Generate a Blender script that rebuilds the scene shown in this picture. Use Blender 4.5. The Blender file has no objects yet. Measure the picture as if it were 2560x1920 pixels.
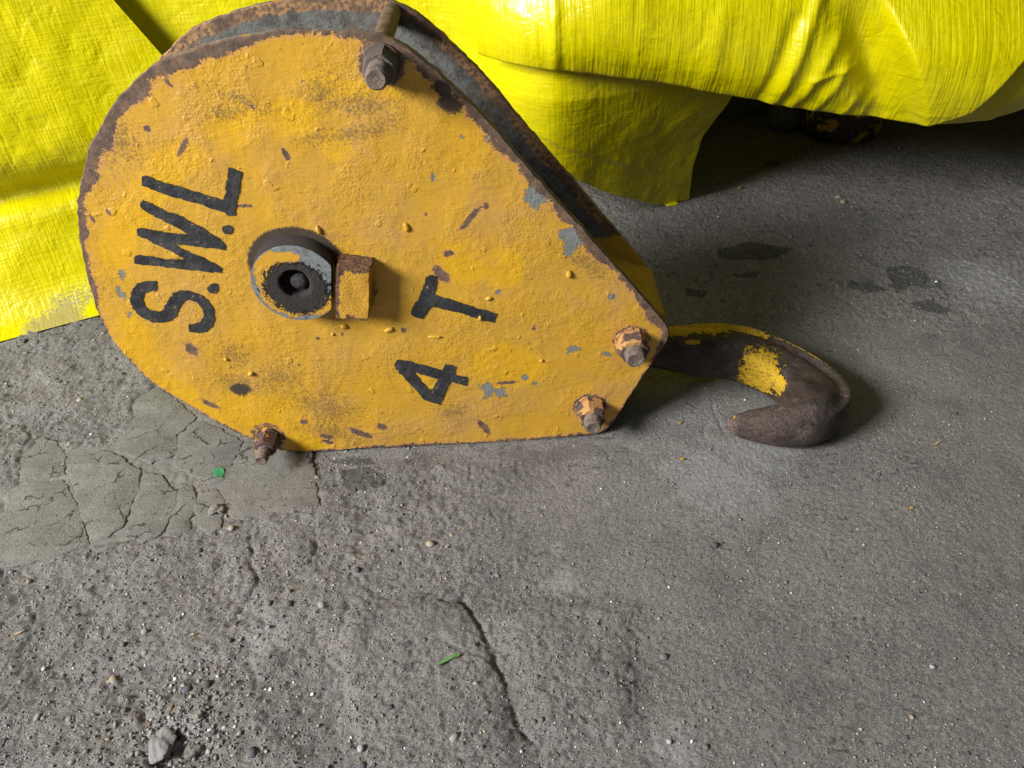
import bpy, bmesh, math, random
import numpy as np
from mathutils import Vector, Matrix
from mathutils.geometry import tessellate_polygon

scene = bpy.context.scene
col = scene.collection
# ------------------------------------------------------------------ camera
cd = bpy.data.cameras.new('camera'); cam = bpy.data.objects.new('camera', cd); col.objects.link(cam)
cam.matrix_world = Matrix(((0.99771, 0.06393, 0.02215, 0.2699), (-0.02323, 0.63112, -0.77533, -0.6917),
                           (-0.06355, 0.77304, 0.63116, 0.6497), (0, 0, 0, 1)))
cd.sensor_fit = 'HORIZONTAL'; cd.sensor_width = 36.0
cd.angle = math.radians(66.528); cd.clip_start = 0.01; cd.clip_end = 100
scene.camera = cam
# ------------------------------------------------------------------ light: open side of the shed at the left, softer daylight from the front
w = bpy.data.worlds.new('World'); scene.world = w; w.use_nodes = True
bg = w.node_tree.nodes['Background']; bg.inputs[0].default_value = (0.80, 0.90, 1.0, 1); bg.inputs[1].default_value = 0.022
def area_lamp(name, loc, target, sx, sy, power, colr):
    ld = bpy.data.lights.new(name, 'AREA'); ld.shape = 'RECTANGLE'; ld.size = sx; ld.size_y = sy
    ld.energy = power; ld.color = colr
    o = bpy.data.objects.new(name, ld); col.objects.link(o); o.location = loc
    o.rotation_euler = (Vector(target) - Vector(loc)).to_track_quat('-Z', 'Y').to_euler()
    return o
area_lamp('door_light', (-2.27, -1.44, 1.95), (0.2, 0.05, 0.15), 1.2, 1.0, 256, (1.0, 0.99, 0.975))
area_lamp('front_light', (0.1, -1.45, 2.35), (0.25, 0.0, 0.1), 2.0, 1.2, 6.5, (0.93, 0.97, 1.0))
scene.view_settings.view_transform = 'Standard'; scene.view_settings.look = 'None'
scene.view_settings.exposure = 0.0; scene.view_settings.gamma = 1.0
# traced outlines in metres: plate (x, z), ground (x, y); blobs (x, y, rx, ry, angle)
PLATE=[(-0.147,0.3429),(-0.1145,0.3947),(-0.0719,0.4356),(-0.0331,0.4602),(0.0204,0.4742),(0.0795,0.4799),(0.1251,0.477),(0.1525,0.4735),(0.1745,0.4666),(0.192,0.4541),(0.208,0.4378),(0.2358,0.4079),(0.2585,0.3779),(0.2947,0.3279),(0.3461,0.2598),(0.4191,0.1608),(0.4268,0.1475),(0.4259,0.1347),(0.4008,0.086),(0.3656,0.0138),(0.3571,0.0028),(0.3441,-0.0007),(0.2575,-0.0039),(0.059,0.0003),(-0.0222,-0.0001),(-0.0382,0.0047),(-0.0645,0.0237),(-0.0938,0.049),(-0.1157,0.0748),(-0.1537,0.12),(-0.1686,0.1554),(-0.1764,0.1832),(-0.1782,0.2196),(-0.17,0.2661),(-0.16,0.3074)]
LETTERS=[[[(-0.0768,0.3637),(-0.0714,0.3641),(-0.0648,0.3588),(-0.046,0.3509),(-0.0229,0.3409),(-0.008,0.3348),(-0.0042,0.3437),(0.0006,0.3547),(0.0058,0.3656),(0.0084,0.3657),(0.0165,0.3603),(0.0082,0.3411),(0.0016,0.329),(-0.0033,0.3174),(-0.0092,0.3191),(-0.0121,0.3224),(-0.015,0.3235),(-0.0362,0.3336),(-0.0569,0.3418),(-0.0712,0.3495),(-0.08,0.3542)]],[[(-0.0876,0.3379),(-0.0835,0.3405),(-0.069,0.3293),(-0.0569,0.3232),(-0.0368,0.3069),(-0.0259,0.2954),(-0.0211,0.2869),(-0.0234,0.2811),(-0.0295,0.2834),(-0.0508,0.2883),(-0.0704,0.292),(-0.0618,0.2846),(-0.0468,0.2751),(-0.0322,0.2628),(-0.0325,0.2634),(-0.0341,0.2565),(-0.0489,0.259),(-0.0645,0.2621),(-0.0891,0.2678),(-0.1173,0.2732),(-0.1134,0.2827),(-0.1037,0.2823),(-0.0859,0.2769),(-0.0662,0.2744),(-0.0742,0.2825),(-0.087,0.2926),(-0.0971,0.3005),(-0.1027,0.3036),(-0.1004,0.3114),(-0.0961,0.312),(-0.0859,0.3085),(-0.0682,0.304),(-0.0531,0.3011),(-0.0602,0.3087),(-0.0728,0.3184),(-0.0819,0.3242),(-0.0888,0.3333)]],[[(-0.1021,0.2522),(-0.1059,0.2407),(-0.1146,0.2408),(-0.1195,0.2382),(-0.1236,0.2326),(-0.1248,0.2246),(-0.1219,0.2183),(-0.1144,0.2152),(-0.1077,0.2172),(-0.1016,0.2248),(-0.0917,0.2361),(-0.0821,0.2393),(-0.074,0.2382),(-0.0638,0.2329),(-0.0577,0.2254),(-0.0552,0.214),(-0.0574,0.2029),(-0.063,0.1928),(-0.0716,0.1867),(-0.0807,0.1857),(-0.0898,0.1875),(-0.0876,0.1969),(-0.0806,0.197),(-0.0726,0.1999),(-0.0675,0.2078),(-0.0667,0.216),(-0.0695,0.2233),(-0.0759,0.2272),(-0.0822,0.2263),(-0.0887,0.2197),(-0.0966,0.2091),(-0.1049,0.2025),(-0.1143,0.2007),(-0.1242,0.2023),(-0.1336,0.21),(-0.1383,0.2206),(-0.1376,0.2317),(-0.1316,0.2431),(-0.1218,0.2512),(-0.111,0.2532)]],[[(0.1721,0.236),(0.1757,0.2382),(0.1833,0.2346),(0.1812,0.2285),(0.1768,0.214),(0.1873,0.2091),(0.2036,0.2017),(0.2233,0.192),(0.2401,0.185),(0.2365,0.1731),(0.2255,0.1772),(0.2072,0.186),(0.1922,0.1924),(0.1723,0.1991),(0.1694,0.1962),(0.164,0.1884),(0.1608,0.1838),(0.1542,0.1866),(0.1489,0.1896),(0.1519,0.2007),(0.159,0.2083),(0.1648,0.2199)]],[[(0.1212,0.1272),(0.1265,0.1325),(0.1362,0.1301),(0.1551,0.1222),(0.1741,0.1137),(0.1769,0.1215),(0.1806,0.1219),(0.1888,0.1171),(0.1862,0.1068),(0.2004,0.1009),(0.1982,0.0885),(0.1884,0.0924),(0.1805,0.0966),(0.1769,0.0897),(0.1693,0.0733),(0.1643,0.0633),(0.1553,0.067),(0.1482,0.0713),(0.1377,0.0906),(0.1275,0.1093),(0.1217,0.1191)],[(0.1419,0.1128),(0.1671,0.1013),(0.1598,0.0875),(0.1565,0.0842),(0.1512,0.0931)]],[[(-0.0092,0.3034),(-0.0109,0.3011),(-0.0124,0.2993),(-0.0144,0.2984),(-0.0168,0.2986),(-0.0182,0.2998),(-0.0186,0.3017),(-0.0189,0.3041),(-0.0182,0.3065),(-0.016,0.3082),(-0.0135,0.309),(-0.0115,0.3089),(-0.0096,0.3077),(-0.0085,0.3057)]],[[(-0.0434,0.2388),(-0.0449,0.2362),(-0.0464,0.2341),(-0.0488,0.233),(-0.0514,0.2332),(-0.0527,0.2346),(-0.0535,0.2368),(-0.054,0.2396),(-0.0527,0.2422),(-0.05,0.2442),(-0.0475,0.2452),(-0.0453,0.245),(-0.0432,0.2437),(-0.0424,0.2414)]]]
PRIMER_POLY=[[(0.3083,0.2786),(0.3212,0.2803),(0.3308,0.2778),(0.3404,0.2671),(0.3307,0.2606),(0.3241,0.2527),(0.3174,0.2476),(0.3117,0.2518),(0.3127,0.2592),(0.3177,0.2652),(0.3097,0.2667)],[(0.2764,0.3143),(0.2825,0.3289),(0.2904,0.3316),(0.2931,0.3231),(0.3037,0.3156),(0.3036,0.3106),(0.2941,0.3096),(0.2907,0.303),(0.2829,0.3036)],[(0.213,0.0867),(0.2237,0.0919),(0.2302,0.0805),(0.2416,0.082),(0.2435,0.0696),(0.235,0.0691),(0.228,0.0758),(0.2217,0.0677),(0.2159,0.0669),(0.2186,0.0766)],[(0.2407,0.3793),(0.2466,0.3789),(0.2504,0.371),(0.243,0.3715)],[(0.3117,0.1299),(0.319,0.136),(0.3244,0.1345),(0.3315,0.1294),(0.3261,0.1288),(0.3134,0.1264)],[(-0.1344,0.2666),(-0.1297,0.2681),(-0.1302,0.2624),(-0.1355,0.2551),(-0.1387,0.2554),(-0.1349,0.2609)],[(-0.1489,0.2465),(-0.1433,0.248),(-0.1396,0.2398),(-0.1417,0.232),(-0.1461,0.2364)],[(-0.1478,0.2183),(-0.1424,0.2189),(-0.1413,0.2126),(-0.1467,0.21)],[(-0.1132,0.3853),(-0.1092,0.3842),(-0.1133,0.3759),(-0.1172,0.3739)]]
PRIMER=[(0.3619,0.1964,0.0051,0.0033,0.5499),(0.2656,0.0949,0.0048,0.0043,-0.0822),(0.2763,0.0856,0.0032,0.0041,-0.0825),(0.1922,0.3421,0.002,0.0042,-0.0741),(0.2235,0.3783,0.0024,0.0021,-0.0728),(0.3586,0.1205,0.0078,0.0026,-0.4911),(-0.115,0.3792,0.0027,0.0061,-0.377),(0.2438,0.2117,0.0036,0.0023,0.7023)]
RUST=[(0.0608,0.3749,0.0028,0.0071,0.27),(-0.1213,0.3306,0.0016,0.0054,0.1067),(-0.1389,0.3242,0.0016,0.0048,0.1072),(-0.0558,0.4069,0.0032,0.0031,-0.0725),(-0.0296,0.3884,0.0024,0.0103,-0.6914),(0.0423,0.4195,0.0023,0.0023,-0.0719),(0.224,0.2985,0.0159,0.0033,0.8303),(0.24,0.3094,0.0026,0.0034,-0.6384),(0.1974,0.261,0.0052,0.0037,-0.2761),(0.1804,0.3053,0.0019,0.0017,-0.0754),(0.1872,0.2368,0.0056,0.0115,0.4992),(0.1379,0.1714,0.0026,0.0032,-0.08),(0.2789,0.1623,0.0021,0.0047,-0.2898),(0.2122,0.0238,0.0143,0.0041,-1.1007),(-0.0948,0.164,0.0063,0.0094,0.3107),(-0.0994,0.0858,0.0108,0.0036,-0.7076),(0.0641,0.0258,0.0156,0.0048,-0.5201),(0.092,0.034,0.0065,0.0044,-0.9834),(0.1382,0.1714,0.0028,0.0034,-0.08),(0.0019,0.0495,0.0042,0.0042,-0.0845),(0.0235,0.024,0.0077,0.0038,-0.4537),(0.0234,0.0145,0.0068,0.0027,-0.456),(0.0446,0.1677,0.0026,0.0022,-0.0804),(0.0917,0.034,0.0059,0.0052,-0.56),(0.3879,0.0563,0.0048,0.0068,-0.687),(0.0088,0.3268,0.0093,0.0017,-0.0751),(0.2229,0.42,0.0056,0.002,-1.1417),(0.1967,0.2607,0.0049,0.0041,-0.2761),(-0.0239,0.446,0.002,0.0082,0.094),(-0.1678,0.2499,0.0044,0.0024,0.4343),(0.0719,0.1713,0.0017,0.0026,-0.0802),(0.2439,0.089,0.0112,0.0024,0.0299)]
GREASE=[(0.2116,0.4209,0.0111,0.0058,-1.15),(0.2159,0.4092,0.0121,0.0081,-0.4257),(0.2092,0.4252,0.0085,0.0042,-0.0713),(-0.0581,0.1044,0.0128,0.0086,-0.0828),(0.0451,0.2696,0.0486,0.0288,-0.0769),(-0.0198,0.2234,0.0057,0.0033,-0.0786),(0.092,0.2585,0.0208,0.0156,-0.4925),(0.0685,0.1844,0.0208,0.0086,-0.0797)]
SPECK=[(-0.0533,0.1528,0.0191,0.0188,-0.7909),(-0.0572,0.1139,0.0265,0.0174,-0.3183),(0.0296,0.0701,0.0484,0.0285,-0.3211),(0.0362,0.0282,0.05,0.019,-0.3285),(0.1761,0.0502,0.0248,0.0154,-0.0839),(0.1374,0.4148,0.0314,0.0116,-0.0718),(0.1177,0.3883,0.0476,0.0075,0.1028),(0.1559,0.396,0.0182,0.0056,0.5967),(0.0167,0.4163,0.02,0.0089,-0.072),(0.1074,0.4269,0.0169,0.0173,-0.0715),(-0.0891,0.3989,0.0261,0.0258,-0.0729),(0.3362,0.238,0.0362,0.0108,-0.6384),(0.3371,0.2414,0.0279,0.011,-0.4594),(-0.0095,0.1194,0.0266,0.022,-0.3143),(0.0366,0.4249,0.0348,0.0077,-0.4478)]
FRESH_LINE=[(-0.1334,0.2855),(-0.1145,0.3093),(-0.0899,0.3367),(-0.0651,0.358),(-0.0413,0.3738),(-0.0105,0.3901),(0.0221,0.3997),(0.0533,0.4064),(0.0816,0.4087)]
FRESH=[(0.1103,0.4337,0.0175,0.0103,-0.4334),(0.1443,0.4257,0.0266,0.0079,-0.212),(0.2509,0.2405,0.0199,0.0253,-0.0774),(-0.0415,0.0685,0.0498,0.0291,-0.3259),(-0.1424,0.1257,0.063,0.0267,-1.1401),(-0.1085,0.069,0.0586,0.0156,-0.9589),(-0.1442,0.1908,0.0214,0.0132,-1.2747),(0.1002,0.26,0.0147,0.0114,-0.0771),(-0.0196,0.0169,0.0385,0.0195,-0.2085),(0.1082,0.3783,0.0133,0.0141,-0.0731),(0.2455,0.1125,0.0421,0.0283,-0.0817),(0.2137,0.2509,0.0263,0.0249,-0.0771)]
SCREED=[[(-0.2417,0.1475),(-0.2048,0.1163),(-0.1676,0.0799),(-0.1747,0.0679),(-0.183,0.047),(-0.1725,0.0136),(-0.199,0.0016),(-0.2508,0.0263),(-0.2475,0.081),(-0.2642,0.1154)],[(-0.1693,0.0642),(-0.1564,0.0709),(-0.0944,0.027),(-0.0966,-0.0045),(-0.0974,-0.0319),(-0.1144,-0.0411),(-0.164,-0.007),(-0.1768,0.0404)],[(-0.0921,-0.0063),(-0.0873,0.0234),(-0.0037,0.0015),(0.013,-0.0596),(0.0235,-0.0881),(-0.0705,-0.0987),(-0.0842,-0.0819),(-0.0962,-0.0582),(-0.094,-0.0335)],[(-0.3622,0.0573),(-0.3417,0.0494),(-0.3182,0.0265),(-0.3051,-0.0087),(-0.3283,-0.0177),(-0.3533,-0.0156),(-0.3699,0.0194),(-0.3741,0.0463)],[(-0.3004,0.0162),(-0.2668,0.0248),(-0.2517,0.0177),(-0.2262,-0.0016),(-0.2076,-0.0171),(-0.201,-0.0444),(-0.1977,-0.0777),(-0.1973,-0.1019),(-0.224,-0.1231),(-0.2484,-0.0835),(-0.265,-0.0547),(-0.2856,-0.024),(-0.3006,0.002)],[(-0.3537,-0.0317),(-0.3257,-0.0234),(-0.2974,-0.0244),(-0.2741,-0.0539),(-0.2512,-0.0882),(-0.2288,-0.1228),(-0.2634,-0.1415),(-0.3243,-0.149),(-0.348,-0.1021),(-0.3457,-0.0684)],[(-0.202,-0.0189),(-0.1777,-0.0264),(-0.1523,-0.0536),(-0.1459,-0.0916),(-0.1486,-0.1174),(-0.165,-0.1253),(-0.1868,-0.1179),(-0.1938,-0.0805),(-0.196,-0.0474)],[(-0.1495,-0.0408),(-0.1331,-0.05),(-0.1215,-0.0764),(-0.124,-0.0933),(-0.1177,-0.1081),(-0.1271,-0.119),(-0.143,-0.1178),(-0.1431,-0.0918),(-0.1485,-0.0565)],[(-0.1197,-0.0563),(-0.1021,-0.0577),(-0.0848,-0.0867),(-0.086,-0.0963),(-0.1074,-0.0958),(-0.1193,-0.084)],[(-0.1091,-0.0998),(-0.0889,-0.099),(-0.0833,-0.1131),(-0.0931,-0.117),(-0.1064,-0.109)]]
SMOOTH=[(-0.3874,-0.0395),(-0.3529,-0.0291),(-0.3699,0.0194),(-0.3637,0.0605),(-0.3263,0.048),(-0.3141,0.029),(-0.2789,0.0347),(-0.2607,0.0361),(-0.253,0.0784),(-0.2621,0.1219),(-0.243,0.1511),(-0.1033,0.0802),(-0.0026,-0.0043),(0.0235,-0.0881),(-0.0488,-0.0969),(-0.0737,-0.1009),(-0.1169,-0.1105),(-0.1268,-0.1202),(-0.1605,-0.1279),(-0.1941,-0.1254),(-0.225,-0.1299),(-0.2629,-0.1426),(-0.3306,-0.1508)]
ROUGH=[(-0.773,0.4955),(-0.3757,0.3724),(-0.0527,0.0635),(0.1962,-0.0174),(0.1704,-0.0923),(0.1074,-0.1816),(0.0803,-0.2284),(0.0736,-0.2638),(0.1095,-0.4418),(-0.2765,-0.4237)]
FINE=[(0.3029,0.0009),(0.2289,-0.0971),(0.2479,-0.2066),(0.3252,-0.2358),(0.3543,-0.3023),(0.3565,-0.3763),(0.3423,-0.4799),(0.7737,-0.499),(1.2643,0.1373),(0.5465,0.2205)]
SLAB=[[(0.0875,-0.2219),(0.1514,-0.2192),(0.1938,-0.2337),(0.2079,-0.2638),(0.2229,-0.3062),(0.233,-0.3484),(0.2458,-0.3804),(0.2508,-0.4191),(0.112,-0.4122),(0.0969,-0.3621),(0.0836,-0.3057),(0.0761,-0.2596)],[(0.2233,-0.2471),(0.259,-0.2289),(0.359,-0.2449),(0.35,-0.2815),(0.3408,-0.3211),(0.344,-0.3475),(0.3237,-0.3711),(0.2863,-0.3759),(0.2566,-0.3639),(0.2442,-0.3231),(0.2324,-0.2824)]]
CRACKS=[([(-0.0038,0.0074),(0.0097,-0.0414),(0.0236,-0.0895)],0.006,0.003),([(0.1877,-0.224),(0.2,-0.2478),(0.2174,-0.2814),(0.2299,-0.3222),(0.2399,-0.3488),(0.2544,-0.3742),(0.261,-0.4072)],0.009,0.007),([(0.359,-0.2449),(0.3481,-0.2813),(0.339,-0.321),(0.3406,-0.3473)],0.003,0.0025),([(-0.2405,0.1428),(-0.2387,0.1132),(-0.2458,0.0976)],0.003,0.002),([(-0.0459,-0.1275),(-0.0366,-0.1608),(-0.0253,-0.1873),(-0.0349,-0.2159),(-0.0411,-0.2386)],0.009,0.006),([(0.0194,-0.1098),(0.0289,-0.1388),(0.0281,-0.1708)],0.006,0.005),([(-0.2588,-0.2007),(-0.2456,-0.2159),(-0.2388,-0.2438)],0.007,0.006),([(-0.1089,-0.3061),(-0.0919,-0.3337),(-0.0735,-0.3457),(-0.0435,-0.3509),(-0.0558,-0.3677),(-0.077,-0.3666)],0.008,0.008),([(-0.0114,-0.2796),(0.0031,-0.3088)],0.006,0.006),([(-0.277,-0.2231),(-0.2655,-0.1954),(-0.2222,-0.1785),(-0.1777,-0.1611),(-0.1237,-0.1545)],0.004,0.006),([(0.0659,-0.1837),(0.111,-0.2164),(0.1518,-0.2239),(0.1917,-0.2266)],0.004,0.006),([(0.7544,0.3135),(0.7136,0.2211),(0.6833,0.1568),(0.6614,0.1232)],0.003,0.0025),([(0.7314,0.3164),(0.7253,0.2723)],0.002,0.002),([(0.5343,0.4555),(0.5578,0.4256),(0.5777,0.3845),(0.5882,0.3231)],0.002,0.002),([(0.661,0.0332),(0.6964,0.049)],0.002,0.0025),([(0.3489,0.0002),(0.3494,-0.0173),(0.3557,-0.0449)],0.004,0.003),([(0.4973,0.0493),(0.4955,0.0191),(0.4985,-0.01)],0.004,0.003),([(0.4663,0.0446),(0.4859,0.0201),(0.4736,-0.0147)],0.004,0.003),([(-0.3985,0.0882),(-0.3789,0.0633),(-0.3727,0.0331)],0.008,0.006),([(0.075,-0.2187),(0.0717,-0.2637),(0.0864,-0.3252)],0.004,0.006),([(0.2199,-0.0963),(0.2069,-0.1413),(0.1905,-0.1774)],0.002,0.004),([(-0.411,0.2286),(-0.4098,0.2679),(-0.4059,0.288)],0.005,0.006),([(-0.363,-0.049),(-0.3227,-0.1122),(-0.3045,-0.1676)],0.005,0.006)]
STAIN=[[(0.8238,0.3326),(0.8695,0.3242),(0.8783,0.2995),(0.897,0.2565),(0.8589,0.2657),(0.84,0.2769),(0.8134,0.2581),(0.8163,0.289)],[(0.8271,0.2349),(0.8464,0.2368),(0.8687,0.205),(0.8456,0.2036),(0.8204,0.2189)],[(0.5931,0.3408),(0.6378,0.3399),(0.6244,0.3273),(0.5956,0.3309)],[(0.5867,0.4121),(0.6375,0.4372),(0.7061,0.4011),(0.6702,0.3751),(0.5973,0.3797),(0.5821,0.3919)],[(0.5118,0.3088),(0.5433,0.2958),(0.5372,0.2787),(0.5146,0.2859)],[(0.7543,0.2968),(0.7872,0.2881),(0.8033,0.2681),(0.7685,0.2636),(0.7474,0.284)],[(0.0395,-0.0328),(0.058,-0.0263),(0.1017,-0.054),(0.0843,-0.068),(0.0496,-0.0626)],[(0.0181,-0.0089),(0.0682,-0.0134),(0.0794,-0.0254),(0.0398,-0.0219)]]
DUST=[(-0.0018,-0.2546,0.0316),(0.5314,-0.0472,0.0627),(0.3718,-0.3839,0.0294),(-0.0639,-0.3533,0.0322),(0.2877,-0.2143,0.0179),(0.2867,-0.1689,0.0125),(0.4761,-0.0871,0.0868),(0.9406,0.2784,0.0815),(-0.1702,0.1487,0.0455)]
PEB=[(0.4501,-0.179,0.0034,0),(0.3762,-0.3012,0.0034,1),(0.2599,-0.3175,0.0022,1),(0.2552,-0.3572,0.0026,1),(0.2621,-0.3572,0.0021,1),(0.1082,-0.3724,0.0029,2),(-0.1379,-0.2896,0.0033,3),(-0.0444,-0.3016,0.0042,0),(-0.0047,-0.2184,0.0029,1),(0.0163,-0.2198,0.0031,0),(0.0134,-0.2053,0.0027,1),(-0.1154,-0.3219,0.0028,1),(0.396,-0.3849,0.0024,1),(0.367,-0.3793,0.0023,2),(0.7607,0.7279,0.0124,4),(0.6753,0.6272,0.0045,4),(0.8327,0.5668,0.0046,3),(0.6078,-0.325,0.0022,2),(0.5717,-0.369,0.0019,3),(0.1763,-0.1428,0.0022,3),(-0.2082,-0.2763,0.0022,2),(0.3003,-0.2576,0.0019,1),(0.3188,-0.2666,0.0019,1),(0.8339,0.5463,0.0052,3)]
RUBBLE=[(-0.0675,-0.3563,0.0136),(-0.0436,-0.3576,0.0085),(-0.0415,-0.3358,0.0055),(-0.092,-0.088,0.0089)]
GRASS=[(0.17,-0.3014),(0.1786,-0.2955),(0.1903,-0.2913)]
GREEN=[(-0.1157,-0.0222),(-0.1108,-0.0185),(-0.1029,-0.0219),(-0.0997,-0.029),(-0.1013,-0.0356),(-0.106,-0.0325),(-0.1087,-0.0336),(-0.1132,-0.03)]
STRAW=[(-0.4111,0.1608,1.538,0.007,'pale splinter on the rough dirt below the left tarpaulin'),(-0.1075,-0.1767,-1.131,0.0044,'tan splinter on the gravel near the screed edge'),(-0.0724,-0.25,0.197,0.0034,'tan splinter on the dirt left of the dust patch'),(-0.252,-0.2362,0.329,0.0059,'long pale splinter at the left edge of the floor'),(0.7308,-0.0537,0.537,0.0079,'thin dry stalk on the open floor at right'),(-0.0807,-0.0969,-1.16,0.0043,'brown splinter in the crack of the screed')]
ORANGE=(0.664,-0.1454,0.0024)
CHIPY=[(0.4496,0.0088,0.0024),(0.44,-0.0536,0.0027)]
rng = np.random.default_rng(7); random.seed(7)
# ------------------------------------------------------------------ numeric helpers
TAB = rng.random((256, 256))
def vn(x, y, o=0):
    x = np.asarray(x, float) + o * 17.37; y = np.asarray(y, float) + o * 9.13
    xi = np.floor(x).astype(int); yi = np.floor(y).astype(int); fx = x - xi; fy = y - yi
    fx = fx * fx * (3 - 2 * fx); fy = fy * fy * (3 - 2 * fy)
    a = TAB[xi & 255, yi & 255]; b = TAB[(xi + 1) & 255, yi & 255]; c = TAB[xi & 255, (yi + 1) & 255]; d = TAB[(xi + 1) & 255, (yi + 1) & 255]
    return (a + (b - a) * fx) * (1 - fy) + (c + (d - c) * fx) * fy
def fbm(x, y, s, o=0, n=4, g=0.5):
    t = 0; a = 1; k = 0
    for i in range(n):
        t = t + a * vn(x * s, y * s, o + i * 3.1); k += a; a *= g; s *= 2.03
    return t / k - 0.5
def sst(a, b, x):
    t = np.clip((x - a) / (b - a), 0, 1); return t * t * (3 - 2 * t)
def segd(px, py, a, b):
    ax, ay = a; dx, dy = b[0] - ax, b[1] - ay; L = dx * dx + dy * dy + 1e-12
    t = np.clip(((px - ax) * dx + (py - ay) * dy) / L, 0, 1)
    return np.hypot(px - ax - t * dx, py - ay - t * dy)
def lined(px, py, pts, pad=None):
    d = np.full(np.shape(px), 9.0)
    if pad is not None:
        p = np.array(pts); m = (px > p[:, 0].min() - pad) & (px < p[:, 0].max() + pad) & (py > p[:, 1].min() - pad) & (py < p[:, 1].max() + pad)
        if m.any(): d[m] = lined(px[m], py[m], pts)
        return d
    for a, b in zip(pts[:-1], pts[1:]): d = np.minimum(d, segd(px, py, a, b))
    return d
def sdf(px, py, poly, pad=None):          # negative inside
    if pad is not None:
        p = np.array(poly); d = np.full(np.shape(px), 9.0)
        m = (px > p[:, 0].min() - pad) & (px < p[:, 0].max() + pad) & (py > p[:, 1].min() - pad) & (py < p[:, 1].max() + pad)
        if m.any(): d[m] = sdf(px[m], py[m], poly)
        return d
    d = lined(px, py, list(poly) + [poly[0]]); ins = np.zeros(np.shape(px), bool)
    for (ax, ay), (bx, by) in zip(poly, list(poly[1:]) + [poly[0]]):
        if ay == by: continue
        ins ^= ((ay > py) != (by > py)) & (px < (bx - ax) * (py - ay) / (by - ay) + ax)
    return np.where(ins, -d, d)
def blobs(px, py, L):
    f = np.zeros(np.shape(px))
    for (x, y, a, b, r) in L:
        c, s = math.cos(r), math.sin(r); u = ((px - x) * c + (py - y) * s) / a; v = (-(px - x) * s + (py - y) * c) / b
        f = np.maximum(f, np.clip(1 - 0.5 * np.hypot(u, v), 0, 1))
    return f
def resample(poly, step, closed=True):
    p = list(poly) + ([poly[0]] if closed else []); out = []
    for a, b in zip(p[:-1], p[1:]):
        n = max(1, int(math.hypot(b[0] - a[0], b[1] - a[1]) / step))
        for i in range(n): out.append((a[0] + (b[0] - a[0]) * i / n, a[1] + (b[1] - a[1]) * i / n))
    if not closed: out.append(p[-1])
    return out
def smooth_poly(poly, k=1):
    p = np.array(poly)
    for _ in range(k): p = 0.25 * np.roll(p, 1, 0) + 0.5 * p + 0.25 * np.roll(p, -1, 0)
    return p
# ------------------------------------------------------------------ object helpers
def mesh_obj(name, verts, faces, mat, parent=None, smooth=True, attrs=None, bevel=None, angle=None):
    me = bpy.data.meshes.new(name); verts = np.asarray(verts, float)
    org = np.array(parent_world(parent)) if parent is not None else np.zeros(3)
    me.from_pydata((verts).tolist() if len(verts) < 3000 else verts, [], faces if isinstance(faces, list) else faces.tolist())
    me.validate(); me.update()
    return finish(name, me, mat, parent, smooth, attrs, angle)
def parent_world(p):
    v = Vector((0, 0, 0))
    while p is not None: v += p.location; p = p.parent
    return v
def finish(name, me, mat, parent, smooth, attrs=None, angle=None):
    for k, v in (attrs or {}).items():
        a = me.attributes.new(k, 'FLOAT', 'POINT'); a.data.foreach_set('value', np.asarray(v, np.float32).ravel())
    if smooth: me.polygons.foreach_set('use_smooth', [True] * len(me.polygons))
    if angle is not None:
        try: me.set_sharp_from_angle(angle=math.radians(angle))
        except Exception: pass
    for m in (mat if isinstance(mat, (list, tuple)) else [mat]): me.materials.append(m)
    o = bpy.data.objects.new(name, me); col.objects.link(o)
    if parent is not None:
        o.parent = parent; o.location = -parent_world(parent)   # meshes are laid out in world metres
    return o
def tag(o, label=None, cat=None, group=None, kind=None):
    for k, v in (('label', label), ('category', cat), ('group', group), ('kind', kind)):
        if v: o[k] = v
    return o
def empty(name, loc):
    o = bpy.data.objects.new(name, None); o.location = loc; o.empty_display_size = 0.05; col.objects.link(o); return o
def grid_faces(nu, nv, closed=False):
    i = np.arange(nu if closed else nu - 1)[:, None]; j = np.arange(nv - 1)[None, :]; i2 = (i + 1) % nu
    return np.stack([i * nv + j, i2 * nv + j, i2 * nv + j + 1, i * nv + j + 1], -1).reshape(-1, 4)
def big_mesh(name, verts, quads, mat, attrs=None, parent=None, smooth=True):
    me = bpy.data.meshes.new(name); n = len(verts); q = np.asarray(quads, np.int32)
    me.vertices.add(n); me.vertices.foreach_set('co', np.asarray(verts, np.float32).ravel())
    me.loops.add(q.size); me.loops.foreach_set('vertex_index', q.ravel())
    me.polygons.add(len(q)); me.polygons.foreach_set('loop_start', np.arange(0, q.size, q.shape[1], dtype=np.int32))
    me.update(calc_edges=True); me.validate()
    return finish(name, me, mat, parent, smooth, attrs)
def lathe(name, prof, cx, cz, mat, parent, n=40, wob=0.0, angle=35, hexa=False):
    # profile of (radius, y) turned about the axis through (cx, cz) parallel to Y
    V = []; F = []; m = len(prof)
    for i in range(n):
        t = 2 * math.pi * i / n
        for r, y in prof:
            k = 1 + wob * (random.random() - 0.5); V.append((cx + r * k * math.cos(t), y, cz + r * k * math.sin(t)))
    for i in range(n):
        for j in range(m - 1):
            a = i * m + j; b = ((i + 1) % n) * m + j; F.append((a, b, b + 1, a + 1))
    F.append(tuple(i * m + m - 1 for i in range(n))); F.append(tuple(i * m for i in reversed(range(n))))
    return mesh_obj(name, V, F, mat, parent, True, None, angle=angle)
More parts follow.
